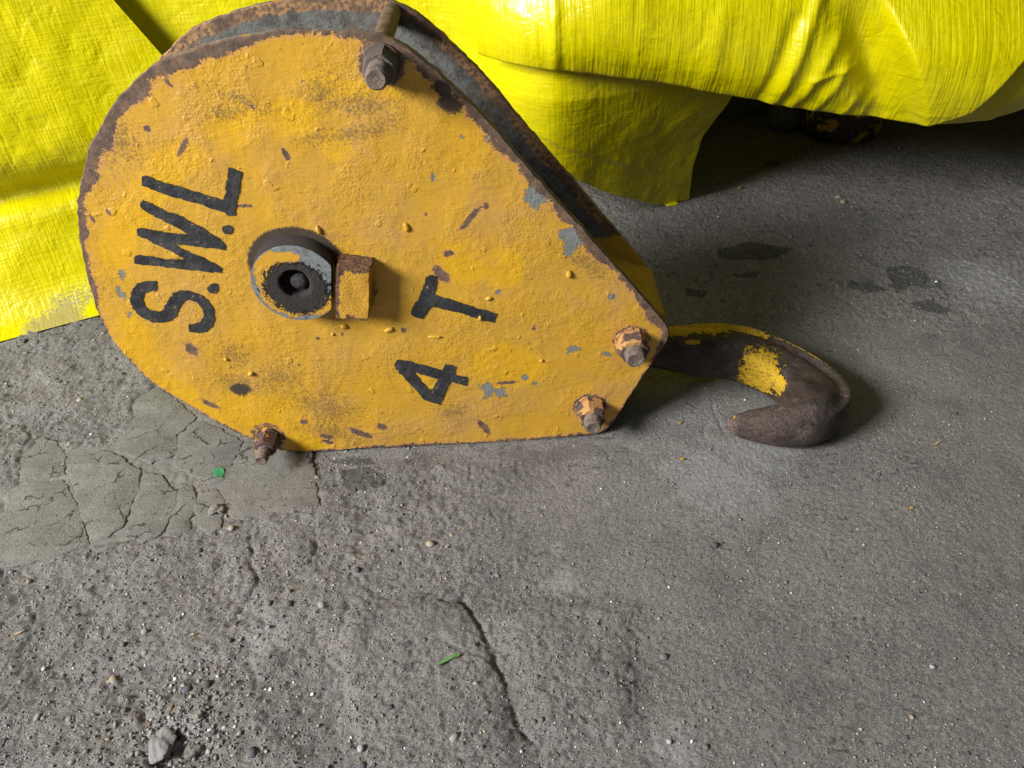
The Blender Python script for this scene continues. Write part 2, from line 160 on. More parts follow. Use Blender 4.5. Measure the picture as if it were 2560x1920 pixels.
# ------------------------------------------------------------------ materials
class Mat:
    def __init__(s, name, rough=0.6, spec=0.4, metal=0.0):
        s.m = bpy.data.materials.new(name); s.m.use_nodes = True; s.t = s.m.node_tree; s.n = s.t.nodes
        s.b = s.n['Principled BSDF']; s.b.inputs['Roughness'].default_value = rough
        s.b.inputs['Specular IOR Level'].default_value = spec; s.b.inputs['Metallic'].default_value = metal
        s.co = s.n.new('ShaderNodeTexCoord').outputs['Object']; s.last = None
    def L(s, a, b): s.t.links.new(a, b)
    def put(s, sock, v):
        if isinstance(v, (int, float)): sock.default_value = v
        elif isinstance(v, tuple): sock.default_value = v + (1,) if len(v) == 3 and sock.type == 'RGBA' else v
        else: s.L(v, sock)
    def attr(s, name):
        n = s.n.new('ShaderNodeAttribute'); n.attribute_name = name; return n.outputs['Fac']
    def attrc(s, name):
        n = s.n.new('ShaderNodeAttribute'); n.attribute_name = name; return n.outputs['Color']
    def noise(s, scale, detail=4, rough=0.55, vec=None, dist=0.0, ):
        n = s.n.new('ShaderNodeTexNoise'); n.inputs['Scale'].default_value = scale; n.inputs['Detail'].default_value = detail
        n.inputs['Roughness'].default_value = rough; n.inputs['Distortion'].default_value = dist
        s.L(vec or s.co, n.inputs['Vector']); return n.outputs['Fac']
    def vor(s, scale, feat='F1', out='Distance', vec=None, rnd=1.0):
        n = s.n.new('ShaderNodeTexVoronoi'); n.feature = feat; n.inputs['Scale'].default_value = scale; n.inputs['Randomness'].default_value = rnd
        s.L(vec or s.co, n.inputs['Vector']); return n.outputs[out]
    def mapv(s, scale, rot=(0, 0, 0), vec=None):
        n = s.n.new('ShaderNodeMapping'); n.inputs['Scale'].default_value = scale; n.inputs['Rotation'].default_value = rot
        s.L(vec or s.co, n.inputs['Vector']); return n.outputs[0]
    def m2(s, op, a, b=0.5, c=None, clamp=False):
        n = s.n.new('ShaderNodeMath'); n.operation = op; n.use_clamp = clamp; s.put(n.inputs[0], a); s.put(n.inputs[1], b)
        if c is not None: s.put(n.inputs[2], c)
        return n.outputs[0]
    def sm(s, v, lo, hi, a=0.0, b=1.0):
        n = s.n.new('ShaderNodeMapRange'); n.interpolation_type = 'SMOOTHSTEP'; s.put(n.inputs[0], v)
        for i, q in enumerate((lo, hi, a, b)): n.inputs[i + 1].default_value = q
        return n.outputs[0]
    def mix(s, f, a, b):
        n = s.n.new('ShaderNodeMix'); n.data_type = 'RGBA'; s.put(n.inputs['Factor'], f); s.put(n.inputs[6], a); s.put(n.inputs[7], b); return n.outputs[2]
    def mul(s, a, b):
        n = s.n.new('ShaderNodeMix'); n.data_type = 'RGBA'; n.blend_type = 'MULTIPLY'; n.inputs['Factor'].default_value = 1; s.put(n.inputs[6], a); s.put(n.inputs[7], b); return n.outputs[2]
    def bump(s, h, dist, strength=1.0):
        n = s.n.new('ShaderNodeBump'); n.inputs['Distance'].default_value = dist; n.inputs['Strength'].default_value = strength; s.L(h, n.inputs['Height'])
        if s.last is not None: s.L(s.last, n.inputs['Normal'])
        s.last = n.outputs[0]; s.L(s.last, s.b.inputs['Normal'])
    def color(s, c): s.put(s.b.inputs['Base Color'], c)
    def rough(s, r): s.put(s.b.inputs['Roughness'], r)
    def add(s, *v):
        r = v[0]
        for q in v[1:]: r = s.m2('ADD', r, q)
        return r
    def k(s, v, f, off=0.0): return s.m2('MULTIPLY_ADD', v, f, off)

YEL = (0.560, 0.308, 0.020); FRESHY = (0.66, 0.365, 0.002); FADE = (0.515, 0.290, 0.045)
RUST_D = (0.080, 0.050, 0.036); RUST_L = (0.21, 0.125, 0.075); PRIM = (0.195, 0.205, 0.195); DUSTC = (0.30, 0.255, 0.21)
def rust_col(M, sc=90):
    n = M.noise(sc, 6, 0.65); d = M.noise(sc * 3, 4, 0.6)
    c = M.mix(M.sm(n, 0.35, 0.68), RUST_D, RUST_L)
    return M.mix(M.sm(d, 0.55, 0.8, 0, 0.5), c, DUSTC)
def yellow_col(M, fresh=None):
    n = M.noise(16, 5, 0.6); n2 = M.noise(130, 6, 0.7)
    c = M.mix(M.sm(n, 0.35, 0.65, 0.0, 0.7), YEL, FADE)
    if fresh is not None:
        ff = M.add(fresh, M.k(M.noise(60, 6, 0.65), 0.40, -0.20)); c = M.mix(M.sm(ff, 0.36, 0.58, 0, 0.62), c, FRESHY)
        M.fr = M.sm(ff, 0.42, 0.62)
    return M.mix(M.sm(n2, 0.60, 0.75, 0, 0.30), c, (0.36, 0.20, 0.09))

def make_plate_paint():
    M = Mat('chipped_yellow_paint', 0.5, 0.5)
    rust = M.attr('rust'); prim = M.attr('primer'); gre = M.attr('grease'); spk = M.attr('speck'); fr = M.attr('fresh')
    n1 = M.noise(150, 5, 0.6); n2 = M.noise(520, 4, 0.6); n3 = M.noise(900, 5, 0.75)
    rag = M.add(M.k(n1, 0.85, -0.425), M.k(n2, 0.65, -0.325))
    c = yellow_col(M, fr)
    # rubbed-in grime and pin-head rust
    pits = M.m2('MULTIPLY', M.sm(M.noise(270, 6, 0.75), 0.575, 0.64), M.sm(M.noise(24, 4, 0.6), 0.40, 0.62, 0.22, 0.95))
    c = M.mix(M.m2('MULTIPLY', pits, M.k(M.fr, -0.75, 1.0)), c, (0.12, 0.075, 0.048))
    stain = M.sm(M.noise(9, 6, 0.7), 0.47, 0.70, 0, 0.5); c = M.mix(stain, c, (0.45, 0.25, 0.11))
    n4 = M.noise(360, 6, 0.75); sp = M.sm(M.add(n4, M.k(spk, 0.24), M.k(n1, 0.35, -0.175)), 0.655, 0.70); c = M.mix(M.k(sp, 0.58), c, (0.13, 0.082, 0.045))
    pf = M.sm(M.add(prim, rag), 0.49, 0.53); rf = M.sm(M.add(rust, rag), 0.49, 0.54)
    tiny = M.m2('MULTIPLY', M.sm(M.noise(95, 3, 0.5), 0.735, 0.745), 1.0); rf = M.m2('MAXIMUM', rf, tiny)
    halo = M.sm(M.add(rust, M.k(n1, 0.5, -0.25)), 0.22, 0.5, 0, 0.55); c = M.mix(halo, c, (0.50, 0.235, 0.10))
    pc = M.mix(M.sm(n2, 0.5, 0.75), PRIM, (0.12, 0.11, 0.10)); pc = M.mix(M.sm(n1, 0.62, 0.72), pc, (0.16, 0.08, 0.05))
    c = M.mix(pf, c, pc); c = M.mix(rf, c, rust_col(M))
    gf = M.sm(M.add(gre, M.k(n3, 0.9, -0.45), M.k(n1, 0.5, -0.25)), 0.47, 0.58); c = M.mix(M.k(gf, 0.95), c, (0.028, 0.022, 0.018))
    M.color(c); M.rough(M.add(M.k(pf, 0.1, 0.40), M.k(rf, 0.35), M.k(gf, 0.3)))
    chip = M.m2('SUBTRACT', 1.0, M.m2('MAXIMUM', pf, rf)); M.bump(chip, 0.0011)
    M.bump(M.m2('MULTIPLY', M.add(M.k(M.noise(150, 3, 0.5), 1.0), M.k(M.noise(420, 4, 0.6), 0.75)), M.sm(M.noise(20, 3, 0.5), 0.38, 0.64, 0.35, 1.3)), 0.0013, 0.7); M.bump(M.noise(18, 3, 0.5), 0.004, 0.5)
    br = M.noise(1.0, 4, 0.6, M.mapv((60, 1, 330), rot=(0, 0.5, 0))); M.bump(br, 0.0007, 0.6)
    drip = M.sm(M.noise(62, 2, 0.4), 0.66, 0.72); M.bump(drip, 0.0008, 0.7)
    M.bump(M.m2('MULTIPLY', n3, M.add(rf, gf)), 0.0012)
    return M.m
def make_rim():
    M = Mat('rusty_plate_edge', 0.8, 0.25); n = M.noise(60, 5, 0.6)
    c = M.mix(M.sm(n, 0.36, 0.56), rust_col(M), (0.22, 0.19, 0.165)); c = M.mix(M.sm(M.noise(45, 4), 0.61, 0.66), c, (0.50, 0.25, 0.06))
    M.color(c); M.bump(M.noise(260, 5, 0.7), 0.0022); return M.m
def make_inner():
    M = Mat('grey_inner_plate', 0.7, 0.3); e = M.attr('edge'); yl = M.attr('yellow')
    n = M.noise(70, 5, 0.65); n2 = M.noise(240, 5, 0.65)
    c = M.mix(M.sm(n, 0.42, 0.66), (0.15, 0.152, 0.142), (0.075, 0.07, 0.06)); c = M.mix(M.sm(n2, 0.54, 0.70), c, RUST_D); c = M.mix(M.sm(M.noise(30, 5, 0.7), 0.50, 0.66, 0, 0.8), c, (0.12, 0.085, 0.06))
    oc = M.mix(M.sm(n2, 0.40, 0.62), (0.40, 0.225, 0.10), (0.12, 0.075, 0.05))
    ef = M.sm(M.add(e, M.k(n, 0.022, -0.011)), 0.010, 0.0125, 1, 0); c = M.mix(ef, c, M.mix(M.sm(M.noise(22, 4, 0.6), 0.44, 0.60), oc, rust_col(M)))
    c = M.mix(M.sm(M.add(yl, M.k(n, 0.4, -0.2)), 0.48, 0.54), c, (0.50, 0.29, 0.02))
    M.color(c); M.bump(n2, 0.0012); return M.m
def make_nut(name, base, orange, amt):
    M = Mat(name, 0.75, 0.3); n = M.noise(75, 4, 0.6); n2 = M.noise(420, 5, 0.7)
    f = M.sm(n, amt - 0.02, amt + 0.02); c = M.mix(f, base, orange)
    c = M.mix(M.sm(n2, 0.5, 0.75, 0, 0.7), c, (0.23, 0.18, 0.15)); M.color(c); M.bump(f, 0.0012); M.bump(n2, 0.0014); return M.m
def make_letter():
    M = Mat('black_stencil_paint', 0.5, 0.35); n = M.noise(230, 5, 0.65); n2 = M.noise(60, 4, 0.6)
    c = M.mix(M.sm(n2, 0.35, 0.7), (0.020, 0.021, 0.024), (0.050, 0.051, 0.054)); c = M.mix(M.sm(M.noise(700, 4, 0.7), 0.55, 0.75, 0, 0.45), c, (0.13, 0.12, 0.11))
    wear = M.m2('MULTIPLY', M.sm(n, 0.645, 0.665), M.sm(n2, 0.5, 0.56)); c = M.mix(wear, c, YEL); M.color(c)
    M.bump(M.add(M.k(M.noise(115, 3, 0.5), 1.0), M.k(M.noise(300, 3, 0.55), 0.62)), 0.0019, 0.7); return M.m
def make_hook():
    M = Mat('worn_brown_hook_steel', 0.62, 0.4); p = M.attr('paint'); n = M.noise(60, 5, 0.65); n2 = M.noise(330, 6, 0.7)
    c = M.mix(M.sm(n, 0.35, 0.68), (0.026, 0.020, 0.019), (0.070, 0.047, 0.037)); c = M.mix(M.sm(n2, 0.50, 0.78, 0, 0.7), c, (0.12, 0.085, 0.065))
    c = M.mix(M.sm(M.add(M.noise(34, 4, 0.6), M.k(n2, 0.3, -0.15)), 0.57, 0.72, 0, 0.7), c, (0.16, 0.115, 0.09))
    f = M.sm(M.add(p, M.k(M.noise(130, 5, 0.6), 0.8, -0.4), M.k(n2, 0.5, -0.25)), 0.49, 0.53)
    yc = M.mix(M.sm(M.noise(260, 5, 0.7), 0.50, 0.62, 0, 0.75), (0.64, 0.39, 0.015), (0.14, 0.08, 0.03))
    tipf = M.attr('tip'); c = M.mix(M.m2('MULTIPLY', tipf, M.sm(n2, 0.35, 0.65)), c, (0.24, 0.17, 0.14)); c = M.mix(f, c, yc); M.color(c); M.rough(M.k(f, -0.05, 0.62)); M.bump(f, 0.0012); M.bump(n2, 0.0030); M.bump(n, 0.004, 0.7); return M.m
def make_pin():
    M = Mat('greasy_zinc_pin', 0.42, 0.5); p = M.attr('paint'); g = M.attr('grease'); n = M.noise(170, 5, 0.6); n3 = M.noise(650, 5, 0.7)
    rag = M.add(M.k(n, 0.6, -0.3), M.k(n3, 0.35, -0.175))
    c = M.mix(M.sm(n, 0.4, 0.65), (0.20, 0.215, 0.225), (0.13, 0.134, 0.132)); pf = M.sm(M.add(p, rag), 0.49, 0.53)
    gf = M.sm(M.add(g, rag, M.k(n3, 0.4, -0.2)), 0.46, 0.60); c = M.mix(pf, c, (0.55, 0.29, 0.025)); c = M.mix(gf, c, (0.035, 0.028, 0.026)); M.color(c)
    M.rough(M.add(M.k(pf, 0.15, 0.40), M.k(gf, 0.4))); M.bump(M.m2('MAXIMUM', pf, M.k(gf, 1.4)), 0.0009); M.bump(M.m2('MULTIPLY', n3, gf), 0.003); return M.m
def make_keeper():
    M = Mat('yellow_rusty_keeper', 0.65, 0.3); n = M.noise(110, 5, 0.65); n2 = M.noise(420, 5, 0.7); p = M.attr('rust')
    f = M.sm(M.add(p, M.k(n, 0.9, -0.45), M.k(n2, 0.4, -0.2)), 0.48, 0.54); c = M.mix(M.sm(n2, 0.5, 0.72, 0, 0.5), (0.55, 0.295, 0.03), (0.30, 0.16, 0.06))
    c = M.mix(f, c, M.mix(M.sm(n2, 0.4, 0.6), (0.05, 0.036, 0.03), (0.25, 0.12, 0.06))); M.color(c); M.bump(f, -0.0015); M.bump(n2, 0.002); return M.m
def make_plain(name, c1, c2, sc=80, rough=0.75, bd=0.002):
    M = Mat(name, rough, 0.3); n = M.noise(sc, 6, 0.65); M.color(M.mix(M.sm(n, 0.35, 0.68), c1, c2)); M.bump(M.noise(sc * 3, 5, 0.65), bd); return M.m
def make_tarp(name, stri):
    M = Mat(name, 0.36, 0.5); u = M.attr('tu'); v = M.attr('tv')
    cx = M.n.new('ShaderNodeCombineXYZ'); M.L(u, cx.inputs[0]); M.L(v, cx.inputs[1]); uv = cx.outputs[0]
    n = M.noise(9, 5, 0.6, uv); c = M.mix(M.sm(n, 0.35, 0.7), (0.64, 0.575, 0.0), (0.57, 0.50, 0.0))
    d = M.attr('dirt'); df = M.sm(M.add(d, M.k(M.noise(150, 4, 0.6, M.mapv((1, 2.2, 1), vec=uv)), 1.3, -0.65)), 0.55, 0.68, 0, 0.75); c = M.mix(df, c, (0.24, 0.20, 0.11))
    mk = M.sm(M.noise(26, 6, 0.75, uv), 0.70, 0.76, 0, 0.35); c = M.mix(mk, c, (0.42, 0.37, 0.12))
    wa = M.noise(1.0, 3, 0.5, M.mapv((260, 14, 1), vec=uv)); wb = M.noise(1.0, 3, 0.5, M.mapv((14, 260, 1), vec=uv))
    wt = M.k(M.noise(70, 3, 0.6, uv), 1.0)
    c = M.mix(M.k(M.sm(M.add(M.k(wa, 0.5), M.k(wb, 0.5)), 0.44, 0.60), 0.16), c, (0.36, 0.31, 0.0)); M.color(c)
    M.bump(M.add(M.k(wa, 1.0 + 0.6 * stri), M.k(wb, 0.9 - 0.7 * stri)), 0.0011, 0.8)
    cr = M.noise(24, 4, 0.55, uv, 0.6); M.bump(M.m2('ABSOLUTE', M.k(cr, 2.0, -1.0)), 0.0035, 0.5)
    M.bump(wt, 0.0012, 0.5); M.rough(M.add(M.k(n, 0.14, 0.22), M.k(df, 0.3)))
    return M.m
def make_ground():
    M = Mat('worn_concrete', 0.85, 0.28); smo = M.attr('smooth'); ro = M.attr('rough'); st = M.attr('stain'); du = M.attr('dust'); fi = M.attr('fine')
    n = M.noise(6, 6, 0.6); n1 = M.noise(38, 6, 0.65); n2 = M.noise(190, 5, 0.7); n3 = M.noise(620, 4, 0.7)
    c = M.mix(M.sm(n, 0.35, 0.68), (0.310, 0.295, 0.278), (0.232, 0.223, 0.214)); c = M.mix(M.sm(n1, 0.40, 0.70, 0, 0.5), c, (0.350, 0.322, 0.288))
    c = M.mix(M.sm(n2, 0.52, 0.70, 0, 0.45), c, (0.120, 0.118, 0.118)); c = M.mix(M.sm(n3, 0.52, 0.68, 0, 0.75), c, (0.52, 0.49, 0.45))
    c = M.mix(M.sm(n3, 0.47, 0.33, 0, 0.85), c, (0.060, 0.057, 0.055)); n5 = M.noise(330, 6, 0.78); c = M.mix(M.sm(n5, 0.44, 0.33, 0, 0.75), c, (0.075, 0.072, 0.070)); c = M.mix(M.sm(n5, 0.57, 0.68, 0, 0.45), c, (0.46, 0.43, 0.39))
    c = M.mix(M.sm(M.noise(11, 6, 0.7), 0.50, 0.68, 0, 0.45), c, (0.125, 0.120, 0.114))
    dv = M.n.new('ShaderNodeVectorMath'); dv.operation = 'MULTIPLY_ADD'; M.L(M.n.new('ShaderNodeTexNoise').outputs['Color'], dv.inputs[0]); nd = M.n[-1]; nd.inputs['Scale'].default_value = 160; M.L(M.co, nd.inputs['Vector']); dv.inputs[1].default_value = (0.010, 0.010, 0.010); M.L(M.co, dv.inputs[2])
    vd = M.vor(88, vec=dv.outputs[0]); vc = M.vor(88, out='Color', vec=dv.outputs[0]); sep = M.n.new('ShaderNodeSeparateColor'); M.L(vc, sep.inputs[0]); sep0 = sep.outputs[2]
    ag = M.m2('MULTIPLY', M.sm(M.add(vd, M.k(n2, 0.6, -0.3), M.k(sep0, 0.35, -0.1)), 0.40, 0.33), M.sm(sep.outputs[0], 0.62, 0.66)); ag = M.m2('MULTIPLY', ag, M.k(smo, -1.0, 1.0)); ag = M.m2('MULTIPLY', ag, M.k(fi, -0.8, 1.0))
    c = M.mix(M.k(ag, 0.62), c, M.mix(sep.outputs[1], (0.055, 0.062, 0.072), (0.15, 0.15, 0.15)))
    sc = M.mix(M.sm(n1, 0.35, 0.7), (0.172, 0.164, 0.150), (0.232, 0.218, 0.198)); sc = M.mix(M.sm(n2, 0.62, 0.74, 0, 0.7), sc, (0.08, 0.075, 0.065))
    c = M.mix(M.k(smo, 0.92), c, M.mul(sc, (0.86, 0.86, 0.86)))
    sf = M.sm(M.add(st, M.k(n2, 0.7, -0.35), M.k(n1, 0.7, -0.35)), 0.42, 0.54); c = M.mix(M.k(sf, 0.78), c, (0.085, 0.085, 0.076))
    spots = M.m2('MULTIPLY', M.sm(M.noise(95, 4, 0.6, M.mapv((0.6, 1.4, 1))), 0.585, 0.65), M.sm(M.noise(5, 3), 0.48, 0.62)); c = M.mix(M.k(M.m2('MULTIPLY', spots, fi), 0.65), c, (0.07, 0.068, 0.062))
    c = M.mix(M.m2('MULTIPLY', M.sm(M.add(du, M.k(n1, 1.3, -0.65), M.k(n3, 1.3, -0.65), M.k(n2, 0.8, -0.4)), 0.30, 1.0), 0.75), c, (0.42, 0.41, 0.40))
    wh = M.sm(M.vor(260), 0.10, 0.06); w2 = M.vor(260, out='Color'); s2 = M.n.new('ShaderNodeSeparateColor'); M.L(w2, s2.inputs[0])
    c = M.mix(M.m2('MULTIPLY', wh, M.sm(s2.outputs[2], 0.90, 0.92)), c, (0.62, 0.64, 0.68)); M.color(c)
    inv = M.k(smo, -0.75, 1.0)
    M.bump(M.m2('MULTIPLY', M.add(M.k(n2, 1.0), M.k(ag, 0.25)), inv), 0.0030, 0.9); M.bump(M.m2('MULTIPLY', n3, inv), 0.0032, 1.0); M.bump(M.m2('MULTIPLY', n5, inv), 0.0030, 0.9); M.bump(M.noise(90, 5, 0.6), 0.0014, 0.6)
    return M.m
def make_screed():
    M = Mat('smooth_screed', 0.72, 0.3); n = M.noise(22, 6, 0.65); n2 = M.noise(170, 5, 0.7); n3 = M.noise(520, 4, 0.7)
    c = M.mix(M.sm(n, 0.35, 0.68), (0.192, 0.184, 0.168), (0.138, 0.132, 0.122)); c = M.mix(M.sm(M.noise(70, 5, 0.6), 0.55, 0.75, 0, 0.5), c, (0.24, 0.215, 0.185))
    c = M.mix(M.sm(n2, 0.58, 0.66, 0, 0.75), c, (0.085, 0.08, 0.07)); n5 = M.noise(330, 6, 0.75); c = M.mix(M.sm(n5, 0.56, 0.68, 0, 0.6), c, (0.36, 0.34, 0.30)); c = M.mix(M.sm(n5, 0.43, 0.33, 0, 0.7), c, (0.075, 0.07, 0.062)); dv = M.n.new('ShaderNodeVectorMath'); dv.operation = 'MULTIPLY_ADD'; nd = M.n.new('ShaderNodeTexNoise'); nd.inputs['Scale'].default_value = 70; M.L(M.co, nd.inputs['Vector']); M.L(nd.outputs['Color'], dv.inputs[0]); dv.inputs[1].default_value = (0.02, 0.02, 0.02); M.L(M.co, dv.inputs[2])
    hair = M.m2('MULTIPLY', M.sm(M.vor(26, 'DISTANCE_TO_EDGE', vec=dv.outputs[0]), 0.035, 0.0), M.sm(M.noise(30, 3), 0.50, 0.60)); c = M.mix(hair, c, (0.06, 0.055, 0.05)); M.color(c); M.bump(hair, -0.002)
    M.bump(M.sm(n2, 0.60, 0.70), -0.0012, 0.7); M.bump(n3, 0.0018, 1.0); M.bump(M.noise(60, 5, 0.65), 0.003, 0.6); return M.m
def make_tint(name, rough=0.8, bd=0.001):
    M = Mat(name, rough, 0.35); M.color(M.mul(M.attrc('tint'), M.mix(M.noise(420, 4, 0.7), (0.62, 0.62, 0.62), (1.25, 1.25, 1.25)))); M.bump(M.noise(520, 5, 0.7), bd); return M.m

m_plate = make_plate_paint(); m_rim = make_rim(); m_inner = make_inner(); m_letter = make_letter(); m_hook = make_hook(); m_pin = make_pin(); m_keeper = make_keeper()
m_nutg = make_nut('rust_grey_nut', (0.115, 0.092, 0.08), (0.30, 0.175, 0.09), 0.60); m_nuto = make_nut('orange_paint_nut', (0.095, 0.062, 0.054), (0.46, 0.245, 0.085), 0.49)
m_nuty = make_nut('yellow_paint_nut', (0.085, 0.048, 0.045), (0.58, 0.30, 0.05), 0.53); m_stud = make_plain('rusty_bolt_thread', (0.12, 0.092, 0.078), (0.22, 0.165, 0.13), 150)
m_dark = make_plain('dark_greasy_steel', (0.03, 0.027, 0.024), (0.07, 0.06, 0.05)); m_spacer = make_plain('rusty_spacer_tube', (0.11, 0.07, 0.05), (0.24, 0.15, 0.10), 120)
m_grease = make_plain('dry_black_grease', (0.03, 0.026, 0.026), (0.085, 0.078, 0.08), 300, 0.9, 0.003); m_inyel = make_plain('mottled_yellow_steel', (0.50, 0.30, 0.02), (0.36, 0.22, 0.03), 60)  # the yellow steel mixes two yellows by noise
m_tarp1 = make_tarp('yellow_woven_tarp', 0.0); m_tarp2 = make_tarp('yellow_ribbed_tarp', 0.8)
m_ground = make_ground(); m_screed = make_screed(); m_tint = make_tint('loose_stone')

# ------------------------------------------------------------------ the ground: one sheet, fine where it is seen, coarse towards its rim
def axis(a, b, lo, hi, n, ext=10):
    inner = np.linspace(a, b, n); e = np.linspace(0, 1, ext + 1)[1:] ** 2
    return np.r_[(a - (a - lo) * e)[::-1], inner, b + (hi - b) * e]
gx = axis(-0.62, 1.36, -4, 5, 960); t = np.linspace(0, 1, 620); yi = -0.48 + 1.60 * (0.55 * t + 0.45 * t ** 2.2)
e = np.linspace(0, 1, 11)[1:] ** 2; gy = np.r_[(-0.48 - 3.5 * e)[::-1], yi, 1.12 + 4 * e]
GX, GY = np.meshgrid(gx, gy, indexing='ij')
wx = GX + 0.012 * fbm(GX, GY, 45, 1, 4, 0.6); wy = GY + 0.012 * fbm(GX, GY, 45, 2, 4, 0.6)
a_smooth = sst(0.006, -0.004, sdf(wx, wy, SMOOTH, 0.1)); a_rough = sst(0.05, -0.03, sdf(wx, wy, ROUGH)) * (1 - a_smooth); a_fine = sst(0.03, -0.05, sdf(wx, wy, FINE))
a_stain = np.zeros_like(GX)
for q in STAIN: a_stain = np.maximum(a_stain, np.clip(0.5 - sdf(wx, wy, q, 0.03) / 0.014, 0, 1))
a_dust = np.zeros_like(GX)
for (x, y, r) in DUST: a_dust = np.maximum(a_dust, np.exp(-(np.hypot(GX - x, GY - y) / r) ** 2))
H = 0.0030 * fbm(GX, GY, 7, 3, 3)
l1 = fbm(GX, GY, 26, 5, 4); l2 = fbm(wx, wy, 75, 8, 3); l3 = fbm(GX, GY, 240, 11, 3, 0.6)
H += a_rough * (0.014 * l1 + 0.0060 * np.abs(l2) + 0.0036 * l3 - 0.002)
mid = (1 - a_rough) * (1 - a_smooth); H += mid * (0.0022 * l1 + 0.0016 * l3 + (1 - a_fine) * (0.004 * np.abs(l2) + 0.0025 * l3))
H += 0.0016 * fbm(GX, GY, 520, 14, 2) * (1 - a_smooth); H -= a_smooth * (0.0012 - 0.002 * l2 - 0.0025 * l3)
for q in SLAB:
    s = sdf(wx, wy, q, 0.1); H += 0.0050 * sst(0.012, -0.016, s)
for pts, dep, wd in CRACKS:
    d = lined(wx, wy, pts, 0.06); H -= 0.40 * dep * (0.2 + 1.5 * vn(GX * 80, GY * 80, 4)) * np.exp(-(d / (0.42 * wd * (0.5 + vn(GX * 45, GY * 45, 9)))) ** 2)
for (x, y, r), dp in ((RUBBLE[0], 0.010), (RUBBLE[1], 0.014)): H -= dp * np.exp(-(np.hypot(wx - x - 0.006, wy - y + 0.004) / (r * 1.5)) ** 2)
inside = (np.abs(GX) < 1.3) & (GY > -0.6) & (GY < 1.3)
near_block = sst(0.03, 0.0, np.maximum(np.maximum(-0.03 - GX, GX - 0.37), np.maximum(-0.012 - GY, GY - 0.14))); H = H * (1 - near_block) + near_block * np.minimum(H, -0.004)
def hgt(x, y):
    i = min(max(int(np.searchsorted(gx, x)), 1), len(gx) - 2); j = min(max(int(np.searchsorted(gy, y)), 1), len(gy) - 2); return float(H[i, j])
ground = big_mesh('ground', np.stack([GX, GY, H], -1).reshape(-1, 3), grid_faces(len(gx), len(gy)), m_ground,
                  dict(smooth=a_smooth, rough=a_rough, fine=a_fine, stain=a_stain, dust=a_dust))
tag(ground, 'worn grey concrete floor, cracked and broken', None, None, 'structure')
for k, q in enumerate(SCREED):                                        # broken flat pieces of the screed that once covered the concrete
    p = np.array(resample(q, 0.0035)); n = len(p); c = p.mean(0)
    off = np.array([0.0033 + (vn(a * 110, b * 110, 6) - 0.5) * 0.004 + (vn(a * 420, b * 420, 8 + k) - 0.5) * 0.0045 for a, b in p])
    d = p - c; L = np.hypot(d[:, 0], d[:, 1])[:, None]; p = p + d / L * off[:, None]
    tx, ty = rng.normal(0, 0.004, 2); top = 0.0001 + rng.random() * 0.0007
    V = []; 
    for ins, z in ((0.0, -0.006), (0.0, top - 0.0012), (0.0008, top - 0.0003), (0.0024, top)):
        r = p - d / L * ins
        for a, b in r: V.append((a, b, z + (a - c[0]) * tx + (b - c[1]) * ty))
    F = [(j * n + i, j * n + (i + 1) % n, (j + 1) * n + (i + 1) % n, (j + 1) * n + i) for j in range(3) for i in range(n)]
    tri = tessellate_polygon([[Vector((V[3 * n + i][0], V[3 * n + i][1], 0)) for i in range(n)]]); F += [tuple(3 * n + i for i in t3) for t3 in tri]
    o = mesh_obj('screed_piece', V, F, m_screed, ground, True, angle=50)
    bm = bmesh.new(); bm.from_mesh(o.data); bmesh.ops.recalc_face_normals(bm, faces=bm.faces); bm.to_mesh(o.data); bm.free()

# ------------------------------------------------------------------ loose grit (uncountable) and single pebbles
def ico(sub=1):
    bm = bmesh.new(); bmesh.ops.create_icosphere(bm, subdivisions=sub, radius=1.0); v = np.array([x.co[:] for x in bm.verts]); f = np.array([[q.index for q in x.verts] for x in bm.faces]); bm.free(); return v, f
OV = np.array([(1, 0, 0), (-1, 0, 0), (0, 1, 0), (0, -1, 0), (0, 0, 1), (0, 0, -1)], float); OF = np.array([(0, 2, 4), (2, 1, 4), (1, 3, 4), (3, 0, 4), (2, 0, 5), (1, 2, 5), (3, 1, 5), (0, 3, 5)])
PAL = np.array([(0.10, 0.10, 0.105), (0.26, 0.245, 0.225), (0.33, 0.305, 0.27), (0.38, 0.335, 0.28), (0.15, 0.145, 0.14), (0.72, 0.72, 0.73), (0.36, 0.20, 0.11), (0.40, 0.34, 0.24), (0.30, 0.38, 0.50)])
PP = np.array([0.22, 0.26, 0.22, 0.12, 0.12, 0.028, 0.014, 0.014, 0.004]); PP = PP / PP.sum()
N = 150000; X = rng.uniform(-0.62, 1.30, N); Y = -0.46 + 1.5 * rng.random(N) ** 1.9
ii = np.clip(np.searchsorted(gx, X), 1, len(gx) - 2); jj = np.clip(np.searchsorted(gy, Y), 1, len(gy) - 2)
dens = 0.30 + 0.6 * a_rough[ii, jj] + 0.2 * (1 - a_fine[ii, jj]) - 0.30 * a_smooth[ii, jj]; dens = dens * (0.35 + 1.3 * vn(X * 14, Y * 14, 21)) + 1.6 * sst(0.0002, 0.0030, -(H[ii, jj] - 0.25 * (H[ii - 1, jj] + H[ii, jj - 1] + H[np.minimum(ii + 3, len(gx) - 1), jj] + H[ii, np.minimum(jj + 3, len(gy) - 1)])))
for q in SCREED: dens = dens + 1.2 * (np.abs(sdf(X, Y, q, 0.02) + 0.001) < 0.0028)
keep = rng.random(N) < dens; X = X[keep]; Y = Y[keep]; Z = H[ii, jj][keep]; N = len(X)
